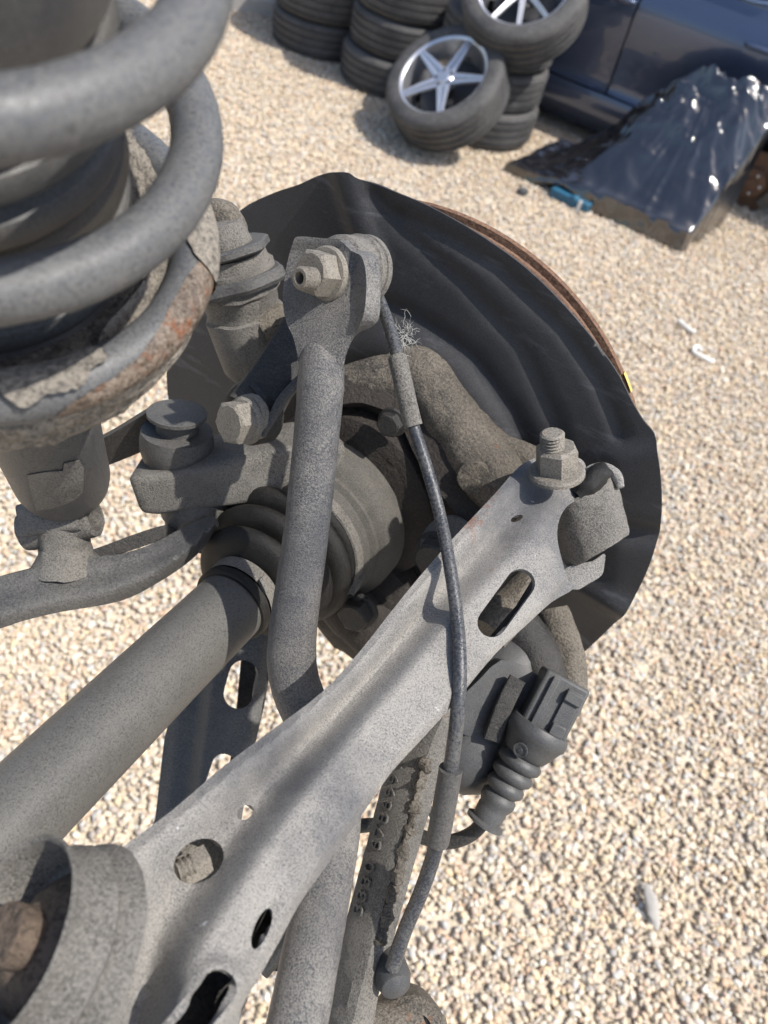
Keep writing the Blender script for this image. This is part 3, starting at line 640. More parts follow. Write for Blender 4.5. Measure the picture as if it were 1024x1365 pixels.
upv = -(unit(pb-pa)); upv = unit(upv-T*np.dot(upv, T)); nn = np.cross(T, upv)
if np.dot(nn, fw) > 0: nn = -nn
mid = (pa*.50+pb*.50)+nn*.0007+T*.020
tme.transform(Matrix(((T[0], upv[0], nn[0], mid[0]), (T[1], upv[1], nn[1], mid[1]), (T[2], upv[2], nn[2], mid[2]), (0, 0, 0, 1))))
tme.materials.append(M_eye); tob = bpy.data.objects.new('part_number', tme); COL.objects.link(tob); child(tob, tarm); tob['label'] = 'raised cast number 3330 6786991 05'
# rounded end at the foot of the picture
MB().lathe(P(548, 1385, .385), D(.1, .3, -.95), [(-.03, .018), (-.008, .0195), (0, .0195), (.003, .017), (.003, .0125), (.0, .012), (.0, 0)], 36).jitter(.0012, 120).build('arm_end', M_cast, tarm)
MB().tube([P(455, 1380, .375), P(500, 1375, .382), P(545, 1372, .392)], [.012, .013, .014], 16, 4).jitter(.001, 120).build('arm_web', M_cast, tarm)

# ---- perforated arm behind the shaft
PL_ = [(352, 790), (348, 850), (318, 860), (268, 905), (228, 960), (218, 1020), (207, 1090), (190, 1180)]
po = [(330, 830), (372, 800), (360, 868), (352, 930), (342, 985), (330, 1040), (318, 1120), (300, 1190), (190, 1190), (207, 1090), (216, 1010), (224, 965), (250, 900)]
def perf_fn(x, y):
    u = (x-(224-(y-960)*.13))/125
    return P(x, y, .50-.0001*(y-960)-np.interp(u, [0, .12, .3, .42, .9, 1.05], [-.010, -.006, -.006, .004, .004, -.004]))
sheet(po, [slot((324, 900), (317, 925), 20), slot((298, 1022), (288, 1052), 17)], perf_fn, .003, 7, skirt=[([(361, 868), (352, 930), (342, 985), (330, 1040)], .03)], smooth=2).build('perforated_arm', M_grey, asm, 40, label='dark pressed arm with oval holes below the drive shaft')

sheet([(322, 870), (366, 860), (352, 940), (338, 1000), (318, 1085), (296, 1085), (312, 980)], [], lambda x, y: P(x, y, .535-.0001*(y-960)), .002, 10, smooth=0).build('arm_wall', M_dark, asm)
# ---- lower wishbone with fork joint
def wb_fn(x, y):
    top = np.interp(x, [-60, 0, 60, 150, 220, 262, 290], [775, 768, 752, 742, 722, 700, 680]); bot = np.interp(x, [-60, 0, 60, 130, 200, 250, 290], [850, 838, 822, 808, 780, 742, 700])
    u = (y-top)/(bot-top+1e-6)
    return P(x, y, .415+.00010*(x-100)+hermite(u, [-.3, .25, .75, 1.3], [.010, .004, -.004, .006]))
wbo = [(-80, 782), (0, 768), (50, 756), (100, 742), (150, 740), (195, 728), (235, 708), (262, 694), (284, 688), (285, 706), (278, 722), (262, 740), (240, 758), (212, 776), (175, 796), (140, 806), (80, 816), (30, 828), (0, 838), (-80, 858)]
wb = sheet(wbo, [], wb_fn, .004, 7, skirt=[([(-80, 782), (0, 768), (50, 756), (100, 742), (150, 740), (195, 728), (235, 708)], .02)]).build('wishbone', M_grey, asm, 45, label='pressed lower wishbone arm under the damper')
rear = [(-80, 792), (0, 768), (60, 752), (125, 732), (200, 705), (252, 694), (266, 700), (150, 742), (0, 782), (-80, 810)]
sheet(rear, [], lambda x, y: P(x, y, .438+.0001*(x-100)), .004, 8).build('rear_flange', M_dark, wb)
MB().lathe(P(88, 738, .428), D(.05, .93, -.35), [(-.008, .0200), (-.003, .0165), (.000, .0148), (.005, .0140), (.0055, .0135), (.014, .0135), (.020, .0135)], 40).jitter(.0012, 180).build('ball_joint', M_eye, wb)

# ---- damper and coil spring
DA = CC(-.0993, .1285, .1297); dcam = unit((-.246, -.355, .902)); DD = D(*dcam)
dmp = MB().lathe(DA, DD, [(.13, .0255), (.18, .0255), (.306, .0250), (.313, .0240), (.317, .0205), (.318, .010)], 64).build('damper', M_grey, asm, label='grey damper tube below the coil spring')
lblo = [(36, 634), (60, 630), (84, 628), (86, 618), (106, 614), (112, 624), (111, 656), (98, 668), (70, 678), (48, 681), (42, 660)]
# worn paper sticker on the tube, wrapped on its curve
def tube_hit(x, y, rad):
    r = unit(ray(x, y)); o = CO-DA; a = r-DD*np.dot(r, DD); b = o-DD*np.dot(o, DD)
    A_, B_, C_ = np.dot(a, a), 2*np.dot(a, b), np.dot(b, b)-rad*rad; disc_ = max(B_*B_-4*A_*C_, 0)
    return CO+r*((-B_-math.sqrt(disc_))/(2*A_))
sheet(lblo, [], lambda x, y: tube_hit(x, y, .0260), .0003, 5, smooth=0).build('worn_sticker', M_eye, dmp)
MB().lathe(DA, DD, [(.118, .052), (.113, .058), (.1125, .0655), (.115, .0705), (.121, .0712), (.1235, .0695), (.126, .0702), (.131, .0692), (.133, .064), (.137, .050), (.142, .0265)], 96).jitter(.0011, 160, 3).jitter(.0006, 420, 1).build('spring_seat', M_seat, dmp, 50, label='crusted round spring seat with flaking dirt and rust')
bp2 = [(.03, .036)]
t = .032
while t < .104:
    bp2 += [(t, .0415), (t+.0025, .0465), (t+.0060, .0480), (t+.0100, .0470), (t+.0125, .0415)]; t += .0140
bp2 += [(.118, .046), (.122, .05)]
MB().lathe(DA, DD, bp2, 72, caps=False).build('dust_boot', M_bellow, dmp, 40, label='ribbed dark dust boot inside the spring')
MB().lathe(DA, DD, [(-.06, .0), (-.06, .041), (-.058, .044), (.02, .0475), (.028, .0475), (.030, .045), (.030, .03)], 64, caps=False).build('bump_cover', M_bellow, dmp)
# fork at its foot
fk = MB(); fb = DA+DD*.318; fx = D(1, .12, .25); fx = unit(fx-DD*np.dot(fx, DD)); fy = np.cross(DD, fx)
if np.dot(fy, fw) > 0: fy = -fy
fd_ = D(.97, .20, -.12)
fk.lathe(P(80, 698, .424), fd_, [(-.0215, .006), (-.0215, .0100), (-.0205, .0115), (-.017, .0120), (.017, .0120), (.0205, .0115), (.0215, .0100), (.0215, .0085), (.012, .0080), (.012, 0)], 36)
fk.sweep([P(40, 694, .420), P(60, 690, .418), P(85, 687, .418), P(112, 684, .418)], [rrect(.009, .010, .003)]*4, CU, 4)
fk.jitter(.0006, 150).build('fork', M_eye, dmp, 40)

def cam_helix(phi, R=.0664, pit=.0457):
    e1 = np.cross(dcam, [0, 1, 0]); e1 /= np.linalg.norm(e1); e2 = np.cross(dcam, e1)
    c = V((-.0993, .1285, .1297))+dcam*pit*phi/(2*PI)+R*(math.cos(phi)*e1+math.sin(phi)*e2)
    return CC(*c)
WR = .0073
ph = np.arange(-.6, 18.6, .1)
spr = MB().tube([cam_helix(p) for p in ph], WR, 28).jitter(.0003, 120).build('coil_spring', M_spring, asm, label='thick grey coil spring in the foreground at upper left')
def spring_patch(p0, p1, th_lo, th_hi, off, ragged, seed, lift=0):
    """a ragged skin on the coil between two turns angles; th about the wire"""
    mb = MB(); nP, nT = 110, 24; vs, fs = [], []
    for i in range(nP+1):
        for j in range(nT+1):
            f, gq = i/nP, j/nT
            w_ = ragged*(noise.noise(Vector((f*2.6+seed, 0, seed)))*1.4+.22*noise.noise(Vector((f*13+seed, 2, seed))))
            w2 = ragged*(noise.noise(Vector((f*3.1+seed*2, 5, seed)))*1.4+.22*noise.noise(Vector((f*15+seed, 7, seed))))
            taper = min(1, math.sin(PI*min(max(f, 0), 1))**.35+.02)
            mid_ = (th_lo+th_hi)/2; half = (th_hi-th_lo)/2*taper
            th = mid_+half*(2*gq-1)+(w_ if gq < .5 else w2)*abs(2*gq-1)
            p = p0+(p1-p0)*(f+.03*noise.noise(Vector((gq*6, seed, 3))))
            c = cam_helix(p); T = unit(cam_helix(p+.01)-cam_helix(p-.01)); outw = unit(c-(DA+DD*np.dot(c-DA, DD))); bn = np.cross(T, outw)
            rr = WR+off+lift*max(0, 2*gq-1)**2
            vs.append(c+(outw*math.cos(th)+bn*math.sin(th))*rr); 
    for i in range(nP):
        for j in range(nT): a = i*(nT+1)+j; fs.append((a, a+1, a+nT+2, a+nT+1))
    return mb.add(vs, fs)
spring_patch(14.55, 15.95, -1.25, 2.1, .0004, .5, 3.1).build('rust_patch', M_rust, spr, 60, label='bare rusty stretch where the spring paint has flaked off')
for (a, b, lo, hi, lift, sd_) in ((14.9, 15.6, 1.5, 3.4, .004, 9.), (15.5, 16.3, -2.6, 2.2, .0005, 4.), (14.35, 14.8, -2.6, -.9, .001, 2.)):
    spring_patch(a, b, lo, hi, .0012, .5, sd_, lift).build('paint_flake', M_seat, spr, 60)

# ---- parking brake motor, plug and boot
ma = unit(P(590, 1060, .45)-P(668, 905, .475))
pm = MB().lathe(P(660, 918, .475), ma, [(-.03, .012), (-.028, .024), (-.02, .0275), (.030, .0285), (.048, .0275), (.060, .022), (.066, .012), (.067, 0)], 48).jitter(.0007, 70, 2).build('parking_brake_motor', M_plug, asm, label='rounded dark plastic brake motor housing under the arm')
mo = [(600, 950), (640, 905), (668, 880), (700, 888), (722, 905), (742, 912), (735, 940), (705, 985), (680, 975), (660, 985), (620, 980)]
sheet(mo, [], lambda x, y: P(x, y, .441+.00006*(x-640)-.004*sstep(50, 10, pline_dist(x, y, [(620, 960), (700, 920)]))), .016, 6, smooth=2).build('motor_cover', M_plug, pm, 45)
MB().sweep([P(655, 985, .432), P(670, 945, .431), P(690, 905, .434)], [rrect(.005, .003, .001)]*3, D(1, .4, 0), 3).build('rib', M_dark, pm)
ca = unit(P(655, 1085, .43)-P(738, 925, .435)); cx_ = unit(CR*.9+CU*.42); cx_ = unit(cx_-ca*np.dot(cx_, ca)); cz_ = np.cross(ca, cx_)
plug = MB(); pc = P(733, 945, .432)
plug.box(pc, ca*.020, cx_*.0135, cz_*.011)
pl = plug.build('connector', M_plug, pm, 30, bevel=.0018, label='grey plastic plug with a latch')
if np.dot(cz_, fw) > 0: cz_ = -cz_
lt = MB(); 
for k, (oa, ob, la, lb, h) in enumerate(((-.004, .006, .012, .0045, .0015), (-.012, .006, .003, .005, .003), (.008, .006, .0035, .004, .0028), (-.002, -.007, .016, .002, .002))):
    lt.box(pc+ca*oa+cx_*ob+cz_*(.011+h/2), ca*la, cx_*lb, cz_*h)
lt.build('latch', M_plug, pl, 30, bevel=.0006)
for k in range(3): MB().box(pc+ca*(.0145+.0*k)+cx_*(.003+.003*k)+cz_*.0125, ca*.0032, cx_*.0008, cz_*.0012).build('latch_rib', M_dark, pl, 30)
b0 = P(718, 972, .430); bl = np.linalg.norm(P(645, 1098, .43)-b0); bd = unit(P(645, 1098, .43)-b0)
pr = [(-.003, .017), (0, .0185), (.004, .0185), (.006, .017), (.012, .0145), (.016, .0125)]
for k in range(4):
    t0 = .0175+.0082*k; R_ = .0132-.0009*k; pr += [(t0, R_*.80), (t0+.0022, R_*.98), (t0+.004, R_), (t0+.0058, R_*.97)]
pr += [(.0515, .0085), (.0525, .0088), (bl-.003, .0084), (bl-.002, .0112), (bl-.0005, .0112), (bl, .006)]
MB().lathe(b0, bd, pr, 40).build('cable_boot', M_plug, pm, 50, label='ribbed rubber boot on the plug cable')
MB().lathe(b0+bd*.009+unit(-fw*.8-CR*.5)*.0155, unit(-fw*.8-CR*.5), [(-.0005, .0042), (.0008, .0042), (.0008, .0034), (.0004, .0033), (.0004, .0014), (.0008, .0012), (.0008, 0)], 24).build('emblem', M_plug, pm)
MB().tube([P(648, 1092, .432), P(628, 1112, .436), P(600, 1122, .44), P(570, 1118, .445), P(535, 1106, .45), P(490, 1100, .455), P(440, 1110, .46)], .0042, 14, 6).build('motor_cable', M_dark, pm)
MB().tube([P(556, 1070, .452), P(568, 1074, .45), P(578, 1088, .448), P(584, 1104, .448)], .0024, 10, 5).build('clip', M_grey, pm)
# cut pipe end low in the picture
MB().tube([P(395, 1205, .42), P(378, 1260, .415), P(350, 1297, .41)], [.004, .004, .004], 12, 5).build('cut_pipe', M_dark, asm)
MB().tube([P(372, 1240, .43), P(376, 1290, .425)], [.006, .006], 12).build('pipe_stub', M_dark, asm)

# ---- subframe bush at lower left
sb_a = D(-.56, .56, -.61); sc0 = P(10, 1246, .209)
SBm = MB().lathe(sc0, sb_a, [(-.024, 0.0271), (-.0225, 0.0302), (-.0205, 0.0296), (-.0165, 0.0255), (-.0140, 0.0277), (-.0115, 0.0270), (-.0070, 0.0249), (-.0015, 0.0262), (0, 0.0268), (.0008, 0.0262), (.0, 0.0251), (-.008, 0.0239), (-.015, 0.0223), (-.016, 0.0000)], 96).jitter(.0005, 120).build('subframe_bush', M_eye, asm, 45, label='round cupped metal bush in the lower left corner')
MB().lathe(sc0+sb_a*-.016, sb_a, [(0, .0200), (.003, .0190), (.007, .0150), (.0095, .0100), (.010, .0085), (.018, .0080), (.0185, .0)], 40).jitter(.0013, 120).build('rusty_bolt', M_bushrust, SBm, 40)
# white tuft of down caught at the casting
fm = MB(); fc = P(540, 447, .438)
for k in range(80):
    p_ = fc+(CR*rng.normal()*.8+CU*rng.normal()*1.5)*.0030-fw*rng.random()*.003; d_ = D(*rng.normal(size=3)); st_ = [p_]; L_ = .0012+.0018*rng.random()
    for q_ in range(4): d_ = unit(d_+D(*rng.normal(size=3))*.7); p_ = p_+d_*L_; st_.append(p_)
    fm.tube(st_, [.00009, .00009, .00008, .00006, .00003], 4, cap=False)
tag(fm.build('feather', M_feather, None), 'wispy white tuft of down caught behind the thin cable', 'feather')

# ================================================================== BACKGROUND
# ---- tyres
def tyre_mesh(R=.31, W=.19):
    h = W/2; pr = [(-h*.86, .222), (-h, .230), (-h*1.03, .25), (-h*.99, R*.91), (-h*.90, R*.965), (-h*.80, R*.985)]
    n = 4; gw = .006
    for k in range(n):
        z = -h*.62+k*(h*1.24/(n-1)); pr += [(z-gw, R), (z-gw*.7, R-.008), (z+gw*.7, R-.008), (z+gw, R)]
    pr += [(-a, r) for a, r in pr[:6]][::-1] + [(h*.80, .232), (0, R-.03), (-h*.80, .232), (-h*.86, .222)]
    pr = [(a, r) for a, r in pr]
    return MB().lathe((0, 0, 0), (0, 0, 1), pr, 72, caps=False)
ty = tyre_mesh().build('tyre', M_tyre); TYME = ty.data; bpy.data.objects.remove(ty)
def tyre(loc, rz, tilt, label, scale=1, group='tyres stacked beside the car'):
    o = bpy.data.objects.new('tyre', TYME); COL.objects.link(o); o.location = loc; o.rotation_euler = (tilt[0], tilt[1], rz); o.scale = (scale, scale, 1)
    tag(o, label, 'tyre', group); return o
st = {'left': ((-1.20, 5.22), 3), 'middle': ((-.66, 4.95), 4), 'right': ((-.10, 4.62), 3)}
ordn = {3: ['bottom', 'middle', 'top'], 4: ['bottom', 'second lowest', 'third lowest', 'top']}
where = {'left': 'leftmost stack by the fence', 'middle': 'middle stack', 'right': 'right-hand stack next to the blue car'}
STX = {}
for k, ((x, y), n) in st.items():
    for i in range(n):
        dx, dy = rng.normal()*.012, rng.normal()*.012
        if k == 'middle' and i == 0: dx, dy = -.03, -.03
        tyre((x+dx, y+dy, .100+.194*i), rng.random()*6, (rng.normal()*.006, rng.normal()*.006), '%s worn black tyre of the %s' % (ordn[n][i], where[k]), .985+.03*rng.random())
# ---- alloy wheels
def wheel(name, loc, axis, label, spokes, spin, tall=1.0):
    e = bpy.data.objects.new(name, None); COL.objects.link(e); e.empty_display_size = .1
    q = Vector(axis).to_track_quat('Z', 'Y'); e.rotation_mode = 'QUATERNION'; e.rotation_quaternion = q; e.location = loc
    tag(e, label, 'wheel')
    t = bpy.data.objects.new('tyre', TYME); COL.objects.link(t); t.parent = e; t.scale = (1, 1, 1.12)
    rim = MB().lathe((0, 0, 0), (0, 0, 1), [(-.09, .225), (-.088, .231), (-.07, .21), (.03, .205), (.07, .214), (.092, .222), (.100, .234), (.104, .231), (.100, .222), (.094, .215), (.06, .208), (-.06, .195), (-.085, .217), (-.09, .225)], 72, caps=False).build('rim', M_alloy); rim.parent = e
    hub = MB().lathe((0, 0, 0), (0, 0, 1), [(.03, .05), (.075, .052), (.081, .046), (.082, .034), (.086, .031), (.088, .02), (.088, 0)], 40).build('hub_cap', M_alloy); hub.parent = e
    back = MB().lathe((0, 0, 0), (0, 0, 1), [(-.02, .03), (-.02, .15), (-.03, .155), (-.03, .03)], 48, caps=False).build('brake_side', M_alloyd); back.parent = e
    for k in range(spokes):
        a = spin+2*PI*k/spokes; ca_, sa_ = math.cos(a), math.sin(a); m = MB()
        wi, wo_ = (.036, .016) if spokes == 5 else (.014, .011)
        for sg in (-1, 1):
            vs = []
            for r, wd, z in ((.030, wi, .080), (.12, (wi+wo_)/2, .092), (.217, wo_, .100)):
                for (u, dz) in ((sg*wd, -.016), (sg*wd, -.004), (sg*wd*.62, 0), (sg*wd*.10, -.005), (sg*wd*.10, -.02)):
                    vs.append((r*ca_-u*sa_, r*sa_+u*ca_, z+dz))
            m.add(vs, [(i*5+j, i*5+(j+1) % 5, (i+1)*5+(j+1) % 5, (i+1)*5+j) for i in range(2) for j in range(5)]+[(0, 1, 2, 3, 4), (10, 11, 12, 13, 14)])
        if spokes == 5: m.add([(r*ca_-u*sa_, r*sa_+u*ca_, .066+(r-.03)*.11) for r in (.03, .215) for u in (-.01, .01)], [(0, 1, 3, 2)])
        s_ = m.build('spoke', M_alloy, None, 30); s_.parent = e
        if spokes == 5:
            ab = a+PI/5; l = MB().lathe((.042*math.cos(ab), .042*math.sin(ab), 0), (0, 0, 1), [(.06, .009), (.0835, .009), (.084, .006), (.079, .005), (.079, 0)], 16).build('lug_hole', M_alloyd); l.parent = e
    return e
wheel('alloy_wheel', (-.285, 4.20, .292), (-.38, -.50, .78), 'silver five-spoke alloy wheel leaning against the tyre stacks', 5, .42)
wheel('alloy_wheel', (-.03, 4.44, .70), (-.22, -.58, .78), 'silver multi-spoke alloy wheel lying on the right-hand tyre stack', 10, .1)

# ---- car (dark blue, side on, wheels off)
CD = unit((.944, -.3285, 0)); CN = unit((-.3285, -.944, 0)); CQ = V((1.45, 4.5, 0))
def carp(s_, z, o): return CQ+CD*s_+CN*o+V((0, 0, z))
WID = 1.78
car = empty('car', carp(-1.3, 0, -WID/2), 'dark blue car without its rear wheel, parked behind the tyres', 'car')
ZS = [.05, .10, .16, .24, .275, .30, .42, .56, .68, .76, .83, .88]; OS = [-.10, -.05, -.012, .0, -.006, -.035, -.025, .0, .012, .004, -.03, -.055]
def off(z): return float(np.interp(z, ZS, OS))
def flare(s_, z):
    r = math.hypot(s_-.04, z-.13); return .018*math.exp(-((r-.40)/.05)**2)
def side_fn(mir=False):
    def f(s_, z):
        o = off(z)+flare(s_, z)-.10*max(0, (abs(s_+1.35)-1.7)/.7)**2
        return carp(s_, z, o if not mir else -WID-o)
    return f
def arch(cx, r, a0, a1, n=14): return [(cx+r*math.cos(math.radians(a)), .13+r*math.sin(math.radians(a))) for a in np.linspace(a0, a1, n)]
panels = {
 'sill': [(-2.36, .05), (-.36, .05), (-.33, .28), (-2.40, .28)],
 'front_door': [(-2.10, .287), (-.957, .287), (-.957, .875), (-2.10, .84)],
 'rear_door': [(-.947, .287), (-.36, .287)]+arch(.04, .405, 156, 112, 8)+[(-.16, .70), (-.20, .90), (-.947, .877)],
 'rear_quarter': arch(.04, .40, 111, 0, 16)+[(.62, .16), (.78, .35), (.80, .70), (.70, .93), (-.19, .905), (-.148, .70)],
 'front_fender': [(-3.30, .20)]+arch(-2.78, .40, 170, 10, 16)+[(-2.11, .287), (-2.11, .838), (-3.2, .76), (-3.42, .55)]}
for nm, ol in panels.items():
    for mir in (False, True):
        pz = sheet(ol, [], side_fn(mir), .012, .05, smooth=0, toward=CN if not mir else -CN).build('door' if 'door' in nm else nm, M_paint, car, 40)
        if nm == 'front_door' and not mir:
            hd = MB().tube([carp(-1.15, .735, .012), carp(-1.13, .74, .045), carp(-1.05, .742, .052), carp(-.98, .742, .046), carp(-.965, .738, .012)], [.010, .013, .014, .013, .010], 12, 4)
            hd.build('handle', M_paint, pz)
        if nm == 'rear_door' and not mir:
            MB().tube([carp(-.36, .742, .012), carp(-.34, .746, .045), carp(-.27, .748, .05), carp(-.2, .748, .044), carp(-.19, .742, .012)], [.010, .013, .014, .013, .010], 12, 4).build('handle', M_paint, pz)
# inner dark shell, hood, glass house
def section(s_, half, top):
    deep = .22*max(math.exp(-((s_-.04)/.42)**6), math.exp(-((s_+2.78)/.42)**6)); o = []
    for z, i in ((.10, .16+deep), (.28, .06+deep), (.52, .05+deep), (.60, .04+deep*.2), (top-.04, .075)): o.append((z, -i))
    L_ = [carp(s_, z, q) for z, q in o]; R_ = [carp(s_, z, -WID-q) for z, q in o[::-1]]
    return L_+R_
ss = np.linspace(-3.38, .74, 40); sec = [section(x, 0, float(np.interp(x, [-3.4, -3.2, -2.1, .5, .75], [.55, .74, .84, .92, .80]))) for x in ss]
m_ = 10; MB().add([p for s_ in sec for p in s_], [(i*m_+k, i*m_+(k+1) % m_, (i+1)*m_+(k+1) % m_, (i+1)*m_+k) for i in range(len(ss)-1) for k in range(m_)]+[tuple(range(m_)), tuple((len(ss)-1)*m_+k for k in range(m_))]).build('underbody', M_black, car, 40)
def slab(pl, name, mat):  # a crowned panel across the car: pl = (s, z, inset)
    vs, n = [], 12
    for (s_, z, i) in pl:
        for k in range(n+1):
            f = k/n; vs.append(carp(s_, z+.05*math.sin(PI*f), -i-(WID-2*i)*f))
    return MB().add(vs, [(r*(n+1)+k, r*(n+1)+k+1, (r+1)*(n+1)+k+1, (r+1)*(n+1)+k) for r in range(len(pl)-1) for k in range(n)]).build(name, mat, car, 50)
slab([(-3.42, .50, .10), (-3.30, .70, .08), (-3.0, .76, .06), (-2.1, .85, .06)], 'bonnet', M_paint)
slab([(-2.1, .85, .06), (-1.45, 1.24, .24)], 'windscreen', M_glass)
slab([(-1.45, 1.24, .24), (-1.0, 1.30, .24), (-.2, 1.27, .24), (.25, 1.20, .24)], 'roof', M_paint)
slab([(.25, 1.20, .24), (.62, .93, .08)], 'rear_window', M_glass)
slab([(.62, .93, .08), (.78, .88, .08), (.80, .5, .06), (.72, .2, .08)], 'tailgate', M_paint)
def glass_fn(mir):
    def f(s_, z): o = -.075-.17*max(0, (z-.86)/.36); return carp(s_, z, o if not mir else -WID-o)
    return f
for mir in (False, True):
    tw = CN if not mir else -CN
    for ol in ([(-1.98, .89), (-1.0, .90), (-1.0, 1.22), (-1.42, 1.20)], [(-.90, .90), (-.36, .915), (-.42, 1.21), (-.90, 1.23)]):
        sheet(ol, [], glass_fn(mir), .006, .08, smooth=0, toward=tw).build('window', M_glass, car)
    sheet([(-2.1, .84), (.62, .92), (.25, 1.20), (-.2, 1.27), (-1.0, 1.29), (-1.45, 1.24)], [[(-1.98, .89), (-1.0, .90), (-1.0, 1.22), (-1.42, 1.20)], [(-.90, .90), (-.36, .915), (-.42, 1.21), (-.90, 1.23)]], glass_fn(mir), .02, .08, smooth=0, toward=tw).build('window_frame', M_paint, car)
MB().tube([carp(-2.0, .872, -.045), carp(-1.0, .888, -.048), carp(-.5, .897, -.05), carp(-.36, .91, -.053), carp(-.345, .94, -.075), carp(-.40, 1.1, -.16)], .008, 8, 3).build('window_trim', M_chrome, car)
hb = carp(.0, .135, -.12)
cd_ = MB().lathe(hb, CN, [(0, .07), (0, .155), (.004, .16), (.018, .16), (.022, .155), (.022, .08), (.05, .075), (.055, .065), (.055, .03), (.07, .028), (.07, 0)], 48).build('brake_disc', M_disc, car, label='rusty brake disc in the empty wheel arch')
for k in range(5): a = 2*PI*k/5; MB().lathe(hb+CD*.052*math.cos(a)+V((0, 0, .052*math.sin(a))), CN, [(.05, .008), (.062, .008), (.064, .004)], 10).build('hub_bolt', M_alloy, cd_)
MB().sweep([hb+CD*.10+V((0, 0, .09))+CN*.01, hb+CD*.135+CN*.01, hb+CD*.10+V((0, 0, -.09))+CN*.01], [rrect(.03, .045, .01)]*3, CD, 4).build('caliper', M_cast, car)
MB().tube([hb+CD*-.10+CN*-.02+V((0, 0, .35)), hb+CD*-.04+CN*-.03, hb-CD*.2-CN*.1-V((0, 0, .03))], .022, 12, 3).build('strut', M_black, car)
# axle stand under the sill keeps it off the ground
MB().box(carp(-.62, .03, -.28), CD*.10, CN*.08, (0, 0, .038)).build('support_block', M_black, car)

# ---- heap wrapped in black plastic
WL, WF, WR_ = V((.12, 4.14, 0)), V((1.07, 3.79, 0)), V((1.33, 4.24, 0)); ea, eb = WF-WL, WR_-WF
def ridged(x, y, z): return 1-abs(noise.noise(Vector((x, y, z))))*2
def heap(a, b):
    h = .055+.055*sstep(0, .5, a)
    h += .46*sstep(.05, .62, a)*sstep(.02, .80, b)+.05*sstep(.45, .7, a)*sstep(.6, .8, b)
    h -= .14*sstep(.86, 1.03, a)*sstep(.15, .7, b)
    # long folds fan down from the peak, crumples gather on it
    dx, dy = a-.66, b-.86; th = math.atan2(dy, dx); rr = math.hypot(dx, dy)
    f1 = noise.noise(Vector((th*2.2, rr*1.1, 2.0))); f2 = ridged(th*5.5+4, rr*1.6, 7.0)
    top = math.exp(-(rr/.42)**2)
    h += (.026*f1+.012*f2+.008*ridged(th*11+2, rr*3, 5.))*sstep(.05, .45, rr)*sstep(1.05, .5, rr)-.01
    h += .075*top*(ridged(a*5, b*6, 1.)-.4)+.034*top*ridged(a*10, b*12, 4.)+.014*top*ridged(a*24, b*24, 6.)
    h += .010*noise.noise(Vector((a*14, b*12, 3.3)))+.010*ridged(a*4+b*7, b*3-a*2, 9.)*sstep(0, .3, b)
    return max(h, .05)
NA, NB = 130, 100; vs, fs = [], []
def border(a, b): return min(a, 1-a, b, 1-b)
for i in range(NA+1):
    for j in range(NB+1):
        a, b = i/NA, j/NB; vs.append(WL+ea*a+eb*b+V((0, 0, heap(a, b))))
idx = lambda i, j: i*(NB+1)+j
fs = [(idx(i, j), idx(i+1, j), idx(i+1, j+1), idx(i, j+1)) for i in range(NA) for j in range(NB)]
loop = [(i, 0) for i in range(NA)]+[(NA, j) for j in range(NB)]+[(i, NB) for i in range(NA, 0, -1)]+[(0, j) for j in range(NB, 0, -1)]
prev = [idx(*l) for l in loop]; cen = WL+ea*.5+eb*.5
for t in (.25, .5, .75, 1.0):
    cur = []
    for n_, (i, j) in enumerate(loop):
        a, b = i/NA, j/NB; top = vs[idx(i, j)]; fl = .014*noise.noise(Vector((n_*.05, t*1.5, 8)))+.006*noise.noise(Vector((n_*.17, t*2, 3)))
        o_ = unit((top-cen)*V((1, 1, 0))); lift = 0
        if j == 0 and .18 < a < .52: lift = .06*math.sin(PI*(a-.18)/.34)
        z = top[2]*(1-t)+(.004+lift)*t; cur.append(len(vs)); vs.append(V((top[0], top[1], 0))+o_*(fl+.012*math.sin(PI*t*.5))+V((0, 0, z)))
    m = len(loop); fs += [(prev[k], prev[(k+1) % m], cur[(k+1) % m], cur[k]) for k in range(m)]; prev = cur
tag(MB().add(vs, fs).build('wrapped_heap', M_wrap, None, 70), 'heap wrapped in shiny black plastic sheet beside the car', 'wrapped heap')
bc = WL+ea*.40+eb*.01+V((0, 0, .024))
bo = empty('blue_part', bc*V((1, 1, 0)), 'blue plastic part poking out under the black wrapped heap', 'plastic part')
MB().box(bc, unit(ea)*.11, unit(eb)*.06, (0, 0, .022)).build('body', M_blue, bo, 30, bevel=.006)
MB().lathe(bc+unit(ea)*.02-unit(eb)*.02, unit(-eb), [(0, .03), (.04, .03), (.045, .02), (.045, 0)], 20).build('neck', M_blue, bo)
MB().box(bc+unit(ea)*.065-unit(eb)*.062, unit(ea)*.008, unit(eb)*.003, (0, 0, .028)).build('white_strap', M_white, bo, 30)

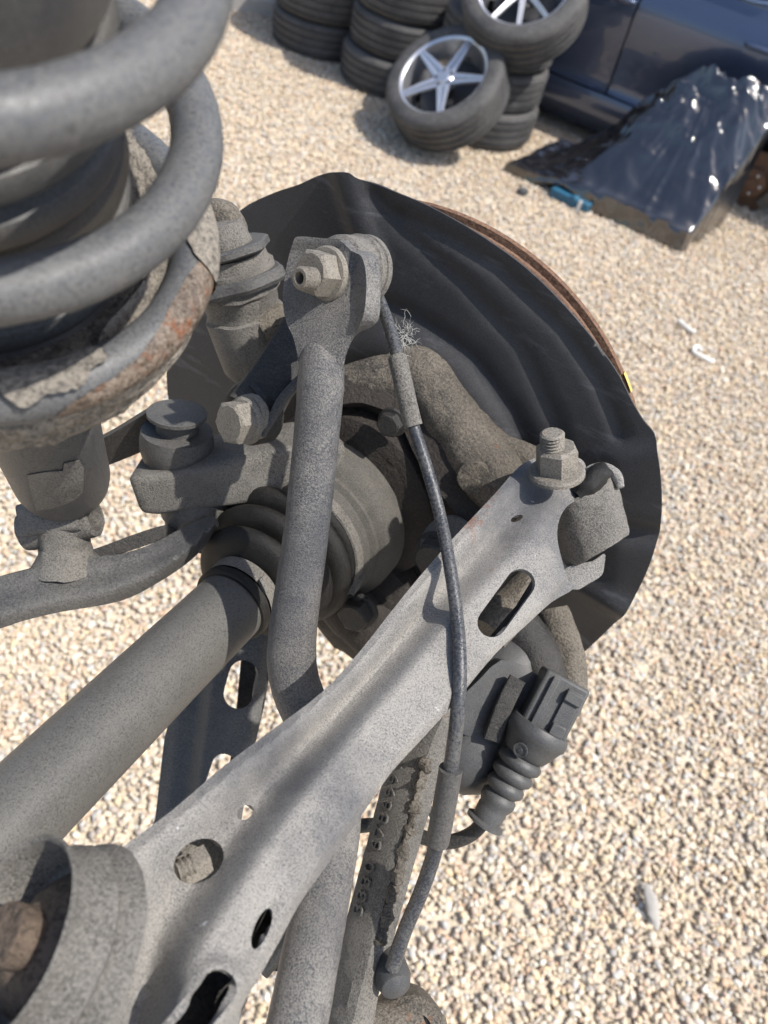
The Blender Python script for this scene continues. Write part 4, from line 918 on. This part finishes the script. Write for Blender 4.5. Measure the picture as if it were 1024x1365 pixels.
# ---- palisade fence, litter and odd stones
fo = V((-1.86, 5.42, 0)); fd = unit((1, .42, 0)); fnrm = V((-fd[1], fd[0], 0))
fe = empty('palisade_fence', fo, 'grey metal palisade fence on a concrete kerb behind the tyres', 'fence')
MB().box(fo+fd*.2+V((0, 0, .04)), fd*3.2, fnrm*.07, (0, 0, .05)).build('kerb', M_conc, fe, 30, bevel=.01)
for z in (.35, 1.5): MB().box(fo+fd*.2+V((0, 0, z))+fnrm*.03, fd*3.2, fnrm*.02, (0, 0, .025)).build('rail', M_fence, fe, 30)
for k in range(42):
    c = fo+fd*(-2.9+.15*k)-fnrm*.012; v = []
    for z in (.09, 1.75, 1.85):
        for (u, o) in ((-.032, .008), (-.012, -.006), (.012, -.006), (.032, .008)):
            v.append(c+fd*(u if z < 1.8 else u*.15)+fnrm*o+V((0, 0, z)))
    MB().add(v, [(r*4+i, r*4+i+1, r*4+i+5, r*4+i+4) for r in range(2) for i in range(3)]).build('pale', M_fence, fe, 30)
pb_ = MB().lathe(at(157, 36, .05)-V((0, 0, .05)), (0, 0, 1), [(0, .05), (.03, .09), (.07, .085), (.10, .04), (.11, 0)], 24).jitter(.05, 18).build('plastic_bag', M_pink); tag(pb_, 'crumpled pink and pale plastic bag on the gravel behind the spring', 'bag')
def stone(px, py, lx, ly, lz, ang, col, label):
    c = at(px, py, .02); m = MB(); n = 14
    pr = [(-1, 0)]+[(-math.cos(PI*k/9), math.sin(PI*k/9)) for k in range(1, 9)]+[(1, 0)]
    m.lathe((0, 0, 0), (0, 0, 1), pr, n); m.jitter(.28, 1.3, px)
    ca_, sa_ = math.cos(ang), math.sin(ang)
    m.v = [(c[0]+(v[0]*lx)*ca_-(v[1]*ly)*sa_, c[1]+(v[0]*lx)*sa_+(v[1]*ly)*ca_, c[2]+v[2]*lz) for v in m.v]
    tag(m.build('stone', col, None, 40), label, 'stone')
M_st = plain('grey_stone', (.36, .335, .30), .8, bump=.4); M_st2 = plain('dark_stone', (.07, .07, .07), .8, bump=.4)
stone(869, 1206, .016, .046, .009, .25, M_st, 'long flat pale grey stone lying on the near gravel at right')
stone(697, 255, .03, .022, .018, .2, M_st2, 'small black lump on the gravel left of the wrapped heap')
for pts_, lb in (([(905, 427), (913, 434), (921, 440), (927, 443)], 'short straight white plastic scrap on the gravel'), ([(936, 467), (928, 462), (925, 468), (934, 474), (945, 480), (952, 482)], 'bent hook-shaped white plastic scrap on the gravel')):
    tag(MB().tube([at(x, y, .018) for x, y in pts_], [.009]*len(pts_), 8, 4).build('plastic_scrap', M_white), lb, 'litter')

for o in bpy.data.objects:
    if '_w' in o: del o['_w']
